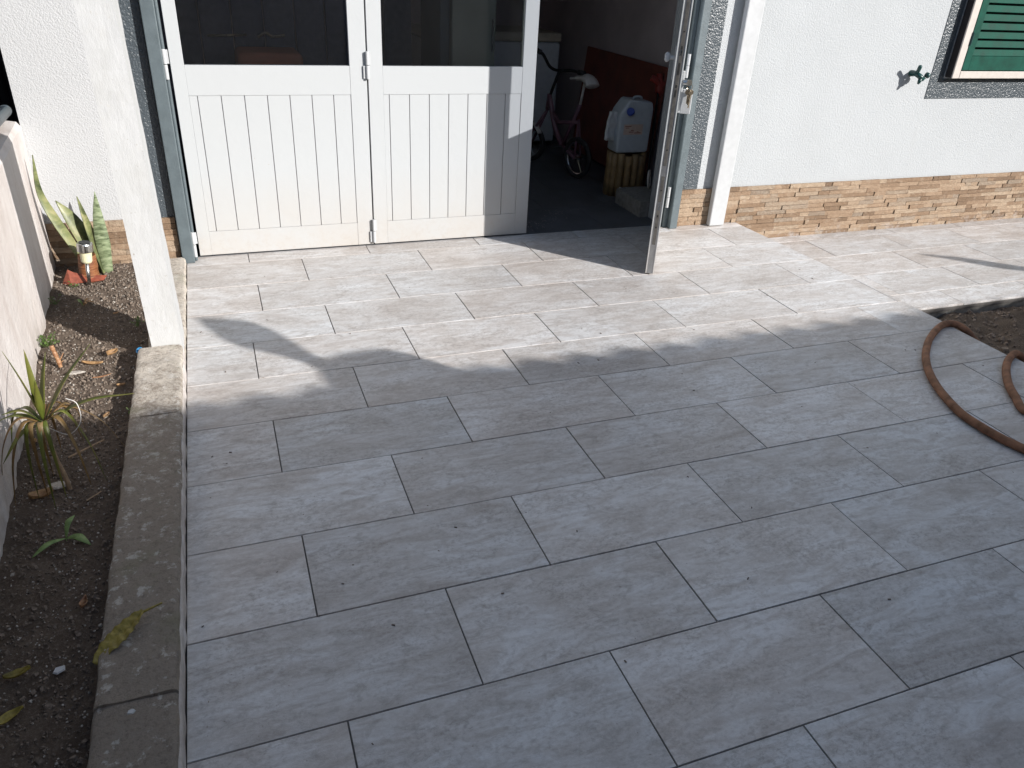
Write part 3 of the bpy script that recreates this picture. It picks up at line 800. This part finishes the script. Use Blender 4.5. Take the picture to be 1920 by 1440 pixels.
tr = empty('hedge_trimmer', 'red handled garden tool standing behind the open door leaf', 'garden tool', (3.52, -.45, 0))
m = MB(); m.tube(curve([(3.50, -.33, .735), (3.53, -.34, .72), (3.57, -.33, .69), (3.60, -.32, .70)]), .021, 12); m.tube([(3.56, -.33, .76), (3.57, -.33, .66), (3.58, -.33, .62)], [.02, .03, .018], 12)
m.build('motor_housing', M_['red'], tr, smooth=True)
m = MB(); m.tube([(3.56, -.34, .64), (3.47, -.50, .02)], .008, 10); m.build('shaft', M_['black'], tr, smooth=True)
wl = MB(); torus(wl, (3.40, -.64, .155), .055, .006, (.8, -.6, .1), 24, 8)
for i in range(3):
    a = i * math.pi / 3 + .3; Mq = Vector((.8, -.6, .1)).to_track_quat('Z', 'Y').to_matrix(); d = Mq @ Vector((math.cos(a) * .055, math.sin(a) * .055, 0)); c = Vector((3.40, -.64, .155)); wl.tube([c - d, c + d], .004, 6)
tag(wl.build('small_wheel', M_['seatw'], smooth=True), 'small white spoked wheel resting on the concrete block', 'wheel')
bl = MB(); rough_box(bl, 3.19, 3.46, -.93, -.60, .0, .098, .003, .03, 3)
tag(bl.build('concrete_block', M_['block'], smooth=True), 'rough concrete block on the garage floor beside the door', 'block')
m = MB()
for i in range(110):
    t = random.random(); x = 2.42 + .35 * t + random.gauss(0, .05); y = -1.02 + .32 * t + random.gauss(0, .035)
    s_ = random.uniform(.0006, .0022); m.box(x - s_, x + s_, y - s_, y + s_, 0, s_)
tag(m.build('cement_crumbs', M_['dust']), 'pale cement crumbs spilled on the dark garage floor', 'crumbs', kind='stuff')
# things behind the panes
bx = empty('cardboard_box', 'brown box standing inside behind the left door pane', 'box', (1.1, -.5, 0))
MB().box(.925, 1.245, -.75, -.45, .0, .905).build('box_body', M_['brownbox'], bx, bevel=.03, seg=3)
MB().box(.930, 1.240, -.7535, -.7505, .62, .635).build('box_seam', M_['black'], bx)
cp = empty('cupboard', 'narrow olive green cupboard standing inside behind the middle door pane', 'cupboard', (2.08, -.7, 0))
MB().box(1.955, 2.185, -.98, -.55, .02, 2.0).build('carcass', M_['olive'], cp, bevel=.004)
MB().box(1.900, 1.951, -.95, -.56, .02, 2.0).build('side_panel', M_['frame'], cp, bevel=.003)
MB().box(2.165, 2.172, -.990, -.9805, .95, 1.10).build('handle', M_['steel'], cp)
m = MB()
for i in range(9): m.box(.45 + .163 * i, .45 + .163 * i + .157, -.30, -.285, .0, 2.3)
tag(m.build('reflection_boards', M_['navy'], bevel=.004), 'added dark vertical boards behind the door panes imitating reflected siding', 'partition')  # added stand-in for siding reflected in the glass
m = MB(); m.tube([(.80, -.80, .985), (.98, -.79, .99)], .006, 8); m.tube(curve([(1.03, -.78, .98), (1.07, -.78, 1.0), (1.10, -.78, .985), (1.16, -.78, .99)]), .007, 8)
tag(m.build('brass_rod', M_['brass'], smooth=True), 'thin brass rod catching the sun inside the left pane', 'rod')

# ------------------------------------------------------------------ hose
hs = MB()
loop = [(4.35, -3.30, -.10), (4.10, -3.02, -.115), (3.98, -2.92, -.10), (3.90, -2.85, -.045), (3.868, -2.80, -.002), (3.845, -2.752, .014), (3.783, -2.742, .016), (3.686, -2.787, .0155), (3.579, -2.855, .0155), (3.487, -2.929, .0155), (3.41, -3.002, .0155), (3.332, -3.095, .0155),
        (3.268, -3.195, .0155), (3.221, -3.293, .0155), (3.188, -3.388, .0155), (3.183, -3.466, .0155), (3.186, -3.533, .0155), (3.197, -3.59, .0155), (3.23, -3.68, .0155), (3.33, -3.80, .0155), (3.47, -3.84, .0155), (3.60, -3.74, .0155), (3.58, -3.60, .0155), (3.49, -3.50, .0155),
        (3.448, -3.43, .0155), (3.502, -3.349, .0155), (3.558, -3.274, .0155), (3.632, -3.199, .0155), (3.711, -3.133, .0155), (3.791, -3.083, .016), (3.853, -3.065, .016), (3.90, -3.10, -.02), (3.98, -3.22, -.09), (4.2, -3.5, -.11), (4.6, -3.7, -.11)]
hs.tube(curve(loop, 7), .0152, 14)
tag(hs.build('garden_hose', M_['hose'], smooth=True), 'brown rubber garden hose lying in loops over the patio edge', 'hose')

DZ = -.015
# ------------------------------------------------------------------ planting
def blade(mb, pts, widths, nrm_hint=(0, 0, 1), fold=.15, thick=.0):
    pts = [Vector(p) for p in pts]; n = len(pts); vs = []
    for i, p in enumerate(pts):
        t = (pts[min(i + 1, n - 1)] - pts[max(i - 1, 0)]).normalized()
        s_ = t.cross(Vector(nrm_hint)).normalized(); u_ = s_.cross(t).normalized(); w_ = widths[i] / 2
        vs += [p - s_ * w_ + u_ * w_ * fold, p, p + s_ * w_ + u_ * w_ * fold]
    fs = []
    for i in range(n - 1):
        a = i * 3; fs += [(a, a + 1, a + 4, a + 3), (a + 1, a + 2, a + 5, a + 4)]
    mb.add(vs, fs)
def prof(n, wmax, peak=.35, tip=.02):
    out = []
    for i in range(n):
        t = i / (n - 1)
        v = (t / peak) ** .6 if t < peak else ((1 - t) / (1 - peak)) ** .75
        out.append(max(tip, v) * wmax)
    return out
def solid(o, t): md = o.modifiers.new('solid', 'SOLIDIFY'); md.thickness = t; return o

sn = empty('snake_plant', 'tall striped snake plant against the house wall in the bed corner', 'plant', (.2, -1.29, .03))
def sleaf(pts, wmax, mat, hint=(0, -1, 0), peak=.4, base=.55, fold=.25, lab=None):
    p = curve(pts, 6); n = len(p); wd = []
    for i in range(n):
        t = i / (n - 1); v = base + (1 - base) * min(1, t / peak) if t < peak else max(.015, (1 - ((t - peak) / (1 - peak)) ** 1.8))
        wd.append(v * wmax)
    m = MB(); blade(m, p, wd, hint, fold); o = solid(m.build('leaf', M_[mat], sn, smooth=True), .0035)
    if lab: o['label'] = lab
sleaf([(.236, -1.286, .02), (.238, -1.284, .15), (.240, -1.282, .28), (.249, -1.284, .412)], .058, 'snake', (.1, -1, 0), lab='broad upright leaf with dark wavy stripes')
sleaf([(.225, -1.292, .02), (.205, -1.29, .16), (.190, -1.29, .28), (.178, -1.288, .396)], .050, 'snaked', (.9, -.5, .1))
sleaf([(.212, -1.27, .02), (.170, -1.265, .17), (.128, -1.262, .29), (.088, -1.262, .375)], .072, 'snaked', (.5, -.8, .3), fold=.5, lab='leaf with a torn withered tip')
sleaf([(.175, -1.31, .03), (.128, -1.31, .16), (.070, -1.305, .31), (.040, -1.30, .43), (.052, -1.30, .58)], .040, 'snaked', (.6, -.7, .2), fold=.6)

pt_ = empty('clay_pot', 'broken rusty orange clay pot lying behind the solar light', 'pot', (.16, -1.33, .03))
m = MB(); m.lathe([(.044, -.02), (.042, .03), (.038, .06), (.0405, .075), (.037, .10), (.036, .128), (.031, .129), (.030, .02)], (.160, -1.335, .02), 22, axis=(.08, .0, 1))
m.build('pot_body', M_['pot'], pt_, smooth=True)
m = MB()
def shard(pts, t=.004):
    m.add([tuple(p) for p in pts], [tuple(range(len(pts)))])
shard([(.062, -1.40, .045), (.098, -1.425, .038), (.125, -1.405, .045), (.108, -1.375, .085), (.088, -1.372, .098)])
shard([(.125, -1.405, .045), (.155, -1.395, .04), (.15, -1.365, .065), (.108, -1.375, .085)])
shard([(.155, -1.395, .04), (.222, -1.375, .038), (.235, -1.35, .05), (.18, -1.365, .062), (.15, -1.365, .065)])
solid(m.build('pot_shard', M_['shard'], pt_), .004)

sg = empty('solar_light', 'small stainless steel solar stake light in the planting bed', 'garden light', (.17, -1.42, .03))
ax = Vector((.186 - .168, 0, .19)).normalized(); b0 = Vector((.168, -1.42, .035))
MB().tube([b0 - ax * .03, b0 + ax * .112], .0078, 16).build('stake', M_['steel'], sg, smooth=True)
MB().lathe([(.0195, 0), (.0225, .006), (.0245, .050), (.024, .052)], b0 + ax * .108, 20, axis=ax).build('lens', M_['lens'], sg, smooth=False)
MB().lathe([(.028, .0), (.0325, .001), (.0325, .033), (.030, .038), (.005, .040)], b0 + ax * .158, 28, axis=ax).build('cap', M_['steel'], sg, bevel=.0008)
MB().lathe([(.0225, 0), (.0225, .0012)], b0 + ax * .1983, 24, axis=ax).build('solar_cell', M_['rubber'], sg)

dr = empty('dragon_tree', 'young spiky dragon tree with drooping leaves beside the low wall', 'plant', (.231, -2.97, .03))
m = MB(); m.tube(curve([(.262, -2.985, .02), (.258, -2.98, .07), (.246, -2.972, .13), (.242, -2.97, .20), (.242, -2.97, .245)]), .0065, 8)
m.build('stem', M_['twig'], dr, smooth=True)
cr = Vector((.242, -2.97, .245))
L_ = [((.203, -2.99, .475), .9), ((.240, -2.95, .455), .9), ((.281, -2.93, .432), .95), ((.384, -2.90, .430), .95), ((.475, -2.97, .300), .5), ((.262, -3.02, .40), .95),
      ((.162, -3.0, .300), .5), ((.12, -2.94, .245), .5), ((.155, -3.08, .20), .3)]
drp = [((.36, -2.99, .035), .40), ((.415, -2.92, .10), .45), ((.22, -3.04, -.03 + .07), .25), ((.245, -3.10, .04), .22), ((.115, -3.02, .08), .35), ((.15, -3.08, .06), .3), ((.20, -3.05, .05), .2), ((.12, -2.86, .12), .4), ((.33, -3.04, .06), .35), ((.30, -2.86, .10), .4), ((.27, -3.07, .05), .25)]
for tip, stiff in L_:
    tip = Vector(tip); mid = cr.lerp(tip, .5) + Vector((0, 0, .012 + .02 * (1 - stiff)))
    p = curve([cr + (tip - cr) * .04, mid, tip], 7); m = MB(); blade(m, p, prof(len(p), .020, .3), (tip - cr).cross(Vector((0, 0, 1))).cross(tip - cr), .35)
    solid(m.build('leaf', M_['drac'], dr, smooth=True), .0008)
rq = random.Random(4)
for _ in range(3):
    a = rq.uniform(0, 6.28); rr = rq.uniform(.06, .15); drp.append(((.242 + rr * math.cos(a), -2.97 + rr * math.sin(a), rq.uniform(.05, .18)), rq.uniform(.2, .6)))
drp = [d for d in drp if d[0][0] > .11]
for tip, stiff in drp:
    tip = Vector(tip); h = tip - cr; out = Vector((h.x, h.y, 0)).normalized() if Vector((h.x, h.y, 0)).length > .01 else Vector((0, -1, 0))
    p1 = cr + out * .055 + Vector((0, 0, .045 * (stiff + .3))); p2 = cr.lerp(tip, .55) + out * .03 + Vector((0, 0, .05))
    p = curve([cr, p1, p2, tip], 6); m = MB(); blade(m, p, prof(len(p), .0135, .3), (0, 0, 1), .3)
    solid(m.build('leaf', M_['dracd'] if random.random() < .55 else M_['drac'], dr, smooth=True), .0008)
m = MB(); m.tube(curve([(.25, -2.97, .225), (.30, -3.0, .215), (.335, -3.0, .25), (.335, -2.99, .30), (.31, -2.98, .315)]), .0011, 6)
o = m.build('dry_tendril', M_['seatw'], dr, smooth=True)

def curl_leaf(name, c, L, W, rot, mat, label, cat='fallen leaf', curlv=.5, lift=.004, z=None, veins=False, seed=0):
    m = MB(); nu, nv = 14, 7; vs = []
    c = Vector(c); 
    for i in range(nu):
        t = i / (nu - 1); w_ = W * math.sin(math.pi * min(1, t * 1.02)) ** .7 * (1 - .3 * t)
        for jx in range(nv):
            s_ = (jx / (nv - 1) - .5) * 2
            x = (t - .5) * L; y = s_ * w_ / 2 + .12 * W * math.sin(t * 3 + seed)
            zz = curlv * W * (abs(s_) ** 2) * .35 + lift + .10 * L * curlv * (2 * t - 1) ** 2 + .06 * W * noise.noise(Vector((t * 5, s_ * 2, seed)))
            vs.append(c + Matrix.Rotation(rot, 3, 'Z') @ Vector((x, y, zz)))
    m.add(vs, [(a * nv + b, a * nv + b + 1, (a + 1) * nv + b + 1, (a + 1) * nv + b) for a in range(nu - 1) for b in range(nv - 1)])
    return tag(solid(m.build(name, mat, smooth=True), .0008), label, cat, 'fallen leaves in the planting bed')
curl_leaf('fallen_leaf', (.315, -2.16, .036), .045, .035, .9, M_['dryleaf'], 'pale tan curled leaf on the soil in front of the post shadow', curlv=1.0, seed=1)
curl_leaf('fallen_leaf', (.255, -2.23, .038), .075, .022, -.2, M_['dryleaf'], 'long crumpled brown leaf lying between the orange stub and the post', curlv=.9, seed=2)
curl_leaf('fallen_leaf', (.292, -2.335, .036), .062, .010, .25, M_['stub'], 'narrow orange dried leaf sliver on the soil below the crumpled leaf', curlv=.6, seed=3)
curl_leaf('fallen_leaf', (.349, -3.487, .036), .034, .020, 1.2, M_['stub'], 'small rolled rust brown leaf on the shaded soil near the curb', curlv=1.6, seed=4)
curl_leaf('fallen_leaf', (.243, -3.665, .036), .050, .022, .15, M_['yleaf'], 'olive folded leaf at the left edge of the shaded bed', curlv=1.4, seed=5)
curl_leaf('fallen_leaf', (.247, -3.775, .036), .055, .028, .6, M_['yleaf'], 'browning pointed leaf at the bottom left of the bed', curlv=.8, seed=6)
curl_leaf('fallen_leaf', (.412, -3.655, .036), .020, .018, .4, M_['dryleaf'], 'tiny tan leaf scrap tucked against the curb under the large yellow leaf', curlv=1.4, seed=7)
curl_leaf('fallen_leaf', (.20, -3.02, .036), .06, .04, .4, M_['dryleaf'], 'withered brown leaf lying under the spiky plant', curlv=1.2, seed=9)
rl = random.Random(31)
for q, (xx, yy_, sz) in enumerate(((.36, -2.42, .028), (.18, -2.55, .024), (.33, -2.62, .030), (.14, -2.72, .026), (.30, -1.78, .022))):
    curl_leaf('fallen_leaf', (xx, yy_, .037), sz, sz * .55, rl.uniform(0, 3), M_['dryleaf'], ['brown leaf scrap beside the curb in the sunlit part of the bed', 'small curled leaf scrap left of the bed centre above the spiky plant', 'dry leaf scrap between the twig and the orange sliver', 'leaf scrap against the low wall just above the spiky plant', 'small tan leaf scrap within the post shadow'][q], curlv=1.1, seed=12 + q)
bl_ = MB(); nu, nv = 22, 9; vs = []
a0, a1 = Vector((.398, -3.715, .075)), Vector((.492, -3.622, .104))
dv = (a1 - a0); sd_ = Vector((-dv.y, dv.x, 0)).normalized()
for i in range(nu):
    t = i / (nu - 1); w_ = .044 * (math.sin(math.pi * (t * .93 + .05)) ** .65)
    for jx in range(nv):
        s_ = (jx / (nv - 1) - .5) * 2
        zz = .004 + .006 * abs(s_) + .0028 * math.sin(t * 40 + abs(s_) * 4) + .012 * max(0, .35 - t)
        vs.append(a0 + dv * t + sd_ * (s_ * w_ / 2) + Vector((0, 0, zz - .02 * max(0, .25 - t) * 2)))
bl_.add(vs, [(a * nv + b, a * nv + b + 1, (a + 1) * nv + b + 1, (a + 1) * nv + b) for a in range(nu - 1) for b in range(nv - 1)])
bl_.tube([a1 + Vector((-.004, -.004, .004)), (.508, -3.612, .104), (.528, -3.600, .101)], [.0022, .0018, .0015], 6)
tag(solid(bl_.build('fallen_leaf', M_['yleaf'], smooth=True), .0009), 'large ribbed yellow leaf draped over the curb edge', 'fallen leaf', 'fallen leaves in the planting bed')

m = MB(); p = curve([(.150, -2.215, .02), (.146, -2.21, .06), (.138, -2.205, .10), (.136, -2.204, .118)], 4)
m.tube(p, [.0075 + .0012 * math.sin(i * 2.2) for i in range(len(p))], 10)
m.tube([(.150, -2.21, .06), (.166, -2.20, .085)], [.003, .001], 6); m.tube([(.150, -2.21, .05), (.163, -2.215, .062)], [.003, .001], 6)
tag(m.build('cut_stub', M_['stub'], smooth=True), 'orange cut plant stub sticking out of the bed', 'stub')
def clump(name, c, n, r, h, mat, label, cat='weed', ls=.010, seed=0):
    rnd = random.Random(seed); e = empty(name, label, cat, c, 'weeds sprouting in the planting bed'); st_ = MB(); lf = MB(); c = Vector(c)
    for i in range(n):
        a = rnd.uniform(0, 6.28); rr = r * rnd.random() ** .6; tip = c + Vector((math.cos(a) * rr, math.sin(a) * rr, h * rnd.uniform(.35, 1)))
        st_.tube([c + Vector((math.cos(a) * rr * .3, math.sin(a) * rr * .3, 0)), tip], .0007, 4)
        for q in range(3):
            d = Vector((rnd.gauss(0, 1), rnd.gauss(0, 1), rnd.gauss(.2, .4))).normalized() * ls * rnd.uniform(.6, 1.2)
            blade(lf, [tip, tip + d * .5, tip + d], [.001, ls * .75, .001], (rnd.gauss(0, .4), rnd.gauss(0, .4), 1), .2)
    st_.build('stem', mat, e); lf.build('foliage', mat, e)
    return e
clump('weed', (.085, -2.03, .04), 34, .045, .045, M_['weed'], 'green weed tuft at the foot of the low wall above the spiky plant', seed=1)
clump('weed', (.105, -1.44, .04), 10, .022, .02, M_['weed'], 'tiny weed in front of the broken pot shard', ls=.008, seed=2)
clump('weed', (.388, -1.93, .04), 12, .030, .035, M_['weed'], 'small weed at the curb left of the post', ls=.009, seed=3)
clump('weed', (.415, -2.64, .045), 4, .02, .03, M_['pale'], 'little seedling leaning over the inner curb edge', ls=.014, seed=5)
clump('weed', (.058, -1.62, .04), 12, .03, .03, M_['weed'], 'dark weed growing along the wall base behind the post shadow', ls=.009, seed=6)
sdl = empty('seedling', 'broad leaved pale green seedling in the middle of the shaded bed', 'seedling', (.283, -3.235, .04))
m = MB(); m.tube([(.283, -3.235, .03), (.285, -3.225, .06)], .0015, 6); m.build('stem', M_['pale'], sdl)
for tip, wd, md in (((.345, -3.275, .045), .020, (.315, -3.250, .058)), ((.212, -3.28, .040), .015, (.248, -3.252, .052)), ((.305, -3.185, .080), .016, (.292, -3.21, .075))):
    p = curve([(.284, -3.232, .046), md, tip], 6); m = MB(); blade(m, p, prof(len(p), wd, .6, .06), (0, -.3, 1), .3); solid(m.build('leaf', M_['pale'], sdl, smooth=True), .0008)
w5 = empty('seedling', 'small pale seedling on the sunlit soil between solar light and post shadow', 'seedling', (.168, -1.66, .04))
for i, (dx, dy, dz) in enumerate(((.03, .01, .025), (-.025, .02, .02), (.02, -.03, .02), (-.01, -.03, .03), (.045, .0, .012))):
    b = Vector((.168, -1.66, .038)); tip = b + Vector((dx, dy, dz)); p = curve([b, b.lerp(tip, .5) + Vector((0, 0, .012)), tip], 5); m = MB(); blade(m, p, prof(len(p), .010, .55, .1), (0, -.3, 1), .3); m.build('leaf', M_['pale'] if i % 2 else M_['dryleaf'], w5)
m = MB(); m.tube([(.245, -2.84, .042), (.335, -2.77, .045)], [.003, .002], 6)
tag(m.build('twig', M_['twig']), 'straight dry twig on the soil right of the spiky plant', 'twig', 'dry twigs on the bed')
m = MB(); m.tube([(.315, -3.075, .042), (.350, -3.045, .045)], [.002, .0015], 6)
tag(m.build('twig', M_['twig']), 'short grey twig on the shaded soil above the seedling', 'twig', 'dry twigs on the bed')
m = MB(); m.lathe([(.011, 0), (.0135, .002), (.0135, .012), (.010, .013), (.0095, .004)], (.414, -2.19, .052), 16, axis=(-.3, -.5, .8))
tag(m.build('bottle_cap', simple('light_blue_plastic', (.05, .28, .55), .35)), 'bright blue bottle cap wedged beside the foot of the post', 'bottle cap')
def flake(name, c, pts, mat, label, cat, h=.004):
    m = MB(); n = len(pts); c = Vector(c)
    m.add([c + Vector((x, y, 0)) for x, y in pts] + [c + Vector((x * .8, y * .8, h)) for x, y in pts], [tuple(range(n, 2 * n))] + [(i, (i + 1) % n, n + (i + 1) % n, n + i) for i in range(n)])
    return tag(m.build(name, mat), label, cat)
flake('bark_chip', (.205, -2.285, .042), [(-.03, -.006), (-.01, -.012), (.02, -.008), (.034, .0), (.012, .010), (-.02, .009)], M_['shell'], 'white papery bark chip beside the orange stub', 'bark chip')
flake('stone_flake', (.235, -2.975, .040), [(-.03, -.012), (0, -.02), (.028, -.008), (.03, .01), (.0, .018), (-.026, .01)], M_['shell'], 'flat pale stone lying under the spiky plant', 'stone')
flake('paint_fleck', (.479, -3.878, .096), [(-.006, -.004), (.004, -.006), (.009, .0), (.004, .006), (-.005, .004)], M_['white'], 'white paint fleck on top of the curb', 'paint fleck', .002)
flake('paint_fleck', (.320, -3.673, .040), [(-.012, -.006), (-.002, -.012), (.012, -.004), (.010, .009), (-.008, .007)], M_['white'], 'broken white paint fleck on the shaded soil', 'paint fleck', .003)
# grass-like straw above the low wall
m = MB(); rnd = random.Random(5)
for i in range(46):
    b = Vector((-.10 + rnd.gauss(0, .015), -1.45 + rnd.gauss(0, .05), .68)); t = b + Vector((rnd.gauss(.02, .04), rnd.gauss(.06, .06), rnd.uniform(.05, .20)))
    m.tube(curve([b, b.lerp(t, .5) + Vector((rnd.gauss(0, .02), 0, .02)), t], 4), .0009, 4)
tag(m.build('dry_grass', M_['dryleaf']), 'tuft of dry straw grass on top of the low wall behind the pipe', 'grass', kind='stuff')
for o in list(C.objects):
    if o.parent is None and o.name.split('.')[0] in ('snake_plant', 'clay_pot', 'solar_light', 'dragon_tree', 'fallen_leaf', 'cut_stub', 'weed', 'seedling', 'twig', 'bottle_cap', 'bark_chip', 'stone_flake', 'paint_fleck'):
        o.location.z += DZ
# litter on the patio
m = MB(); rnd = random.Random(11)
for px, py in [(.73, -1.98), (.62, -1.99), (.66, -2.04), (.86, -1.75), (1.16, -2.63), (.80, -2.37), (.70, -2.36), (.93, -3.57), (.78, -3.48), (1.02, -3.74), (.86, -3.66), (1.30, -3.72), (1.47, -3.44), (2.09, -2.63), (2.36, -2.82), (2.9, -2.35), (1.75, -2.95), (1.21, -3.33), (.64, -2.91), (.63, -3.12), (2.45, -1.99), (2.70, -3.45), (2.12, -3.61), (1.93, -3.86), (1.55, -3.95), (2.66, -3.16), (.61, -3.83), (2.95, -2.88), (.68, -2.96)] + [(rnd.uniform(.6, 3.7), rnd.uniform(-4.2, -1.4)) for _ in range(45)]:
    s_ = rnd.uniform(.0009, .0028); a = rnd.uniform(0, 3.14)
    m.box(-s_ * 1.6, s_ * 1.6, -s_ * .6, s_ * .6, 0, s_ * .7, Matrix.Translation((px, py, .0008)) @ Matrix.Rotation(a, 4, 'Z'))
tag(m.build('dirt_specks', M_['crumb']), 'tiny dark specks of dirt scattered over the patio tiles', 'dirt', kind='stuff')

# ------------------------------------------------------------------ unseen surroundings, with added sky blockers
tag(MB().box(9.0, 9.2, -3.9, -1.13, -.3, 3.4).build('light_block_side_wall', M_['render']), 'added unseen wall beyond the shuttered window that blocks sky light', 'wall')  # added out of view to cut sky light from the right
tag(MB().box(-.15, 3.78, -5.86, -5.72, -.2, 1.56).build('light_block_rear_wall', M_['slat'], bevel=.01), 'added unseen dark wall behind the camera that darkens the near paving', 'wall')  # added out of view to deepen the shade on the nearest tiles
nb = empty('neighbouring_house', 'tiled house across the yard whose eave shades the patio', 'house', (4, -8, 0))
EH = 2.16
EY = -2.60 - EH * 0.756 / math.tan(SUN_EL)
m = MB(); nX = 660; x0, x1 = -3.5, 12.0; vs = []
rows = 8
for jx in range(rows):
    d = jx * .42
    for i in range(nX + 1):
        x = x0 + (x1 - x0) * i / nX
        w_ = abs(math.sin(math.pi * x / .205)) ** .8 * .062
        vs.append((x, EY - d - .012 * noise.noise(Vector((int(x / .205) * 7.3, jx, 0))), EH - .045 + w_ + d * .36))
m.add(vs, [(a * (nX + 1) + b, a * (nX + 1) + b + 1, (a + 1) * (nX + 1) + b + 1, (a + 1) * (nX + 1) + b) for a in range(rows - 1) for b in range(nX)])
o = m.build('roof', M_['terrac'], nb); solid(o, .014)
MB().box(x0, x1, EY - .50, EY - .25, -.3, EH + .06).build('wall', M_['render'], nb)
m = MB()
for i in range(26): m.box(-.9 + .16 * i, -.9 + .16 * i + .152, EY - .245, EY - .225, -.2, 1.98)
m.build('gate', M_['slat'], nb)

def bird_leaf(mb, outline, t0, t1, z=0.0, axis=None):
    """a broad leaf blade; outline = two edges (base to tip)"""
    L, Rr = outline; n = len(L); vs = []
    for i in range(n):
        t = t0 + (t1 - t0) * i / (n - 1)
        a = Vector((*L[i], z)) + S * t; b = Vector((*Rr[i], z)) + S * t
        mid = (a + b) / 2 - Vector((0, 0, .01))
        vs += [a, mid, b]
    fs = []
    for i in range(n - 1):
        q = i * 3; fs += [(q, q + 1, q + 4, q + 3), (q + 1, q + 2, q + 5, q + 4)]
    mb.add(vs, fs)
    return vs[1]
sb = empty('light_block_shrub', 'added unseen low shrub right of the camera that blocks sky light', 'shrub', (4.7, -5.2, -.2))  # added occluder, kept below the eave's shadow plane, darkens the lower right paving
m = MB(); rnd = random.Random(21)
for _ in range(11000):
    x = rnd.uniform(4.0, 6.6); y = rnd.uniform(-6.3, -4.05); top = min(1.5, (-2.6 - y) / 1.81 - .18) * (.85 + .15 * noise.noise(Vector((x * 2, y * 2, 0))))
    z = -.15 + (top + .15) * rnd.random() ** .6; d = Vector((rnd.gauss(0, 1), rnd.gauss(0, 1), rnd.gauss(0, .6))).normalized() * .055
    c_ = Vector((x, y, z)); blade(m, [c_, c_ + d * .5, c_ + d], [.004, .032, .003], (rnd.gauss(0, .5), rnd.gauss(0, .5), 1), .2)
m.build('foliage', M_['bigleaf'], sb)
m = MB(); m.tube([(5.2, -5.3, -.25), (5.25, -5.35, .3), (5.2, -5.4, .8)], [.04, .03, .015], 8); m.build('trunk', M_['twig'], sb)
pl = empty('bird_of_paradise_plant', 'broad leaved plant in the garden bed right of the camera', 'plant', (4.7, -5.5, -.15))
leaves = [
    (([(1.06, -2.47), (.975, -2.35), (.885, -2.26), (.775, -2.175), (.695, -2.08), (.640, -1.95), (.600, -1.845)], [(1.10, -2.42), (1.015, -2.285), (.965, -2.17), (.895, -2.035), (.80, -1.915), (.69, -1.865), (.605, -1.835)]), 3.9, 4.2),
    (([(2.05, -2.95), (1.72, -2.86), (1.45, -2.86), (1.22, -2.84), (1.06, -2.70), (1.03, -2.52), (1.01, -2.38)], [(2.08, -2.90), (1.75, -2.69), (1.52, -2.54), (1.38, -2.38), (1.28, -2.31), (1.13, -2.31), (1.02, -2.36)]), 3.7, 4.1),
    (([(1.3, -3.05), (1.12, -2.98), (.98, -2.92), (.84, -2.86), (.72, -2.80), (.62, -2.74), (.50, -2.70)], [(1.3, -2.98), (1.12, -2.80), (1.01, -2.70), (.925, -2.61), (.83, -2.575), (.70, -2.61), (.50, -2.66)]), 3.9, 4.4),
]
for (ol, t0, t1) in leaves:
    m = MB(); c0 = bird_leaf(m, ol, t0, t1); o = solid(m.build('leaf', M_['bigleaf'], pl, smooth=True), .002)
    m = MB(); m.tube(curve([Vector(c0), Vector(c0).lerp(Vector((4.7, -5.5, .3)), .5) + Vector((0, 0, .25)), (4.7, -5.5, -.15)], 5), .012, 8); m.build('stalk', M_['weed'], pl, smooth=True)
pl = empty('bird_of_paradise_plant', 'slender leaved plant in the garden bed far right of the camera', 'plant', (7.9, -5.4, -.15))
m = MB(); c0 = bird_leaf(m, ([(5.45, -2.13), (5.25, -2.03), (5.14, -1.965), (5.06, -1.885), (4.98, -1.79), (4.90, -1.71), (4.80, -1.615)], [(5.46, -2.10), (5.28, -1.94), (5.20, -1.87), (5.13, -1.80), (5.05, -1.735), (4.92, -1.665), (4.81, -1.61)]), 3.4, 3.8, -.12)
solid(m.build('leaf', M_['bigleaf'], pl, smooth=True), .002)
m = MB(); m.tube(curve([Vector(c0), Vector(c0).lerp(Vector((7.9, -5.4, .3)), .5) + Vector((0, 0, .2)), (7.9, -5.4, -.15)], 5), .010, 8); m.build('stalk', M_['weed'], pl, smooth=True)
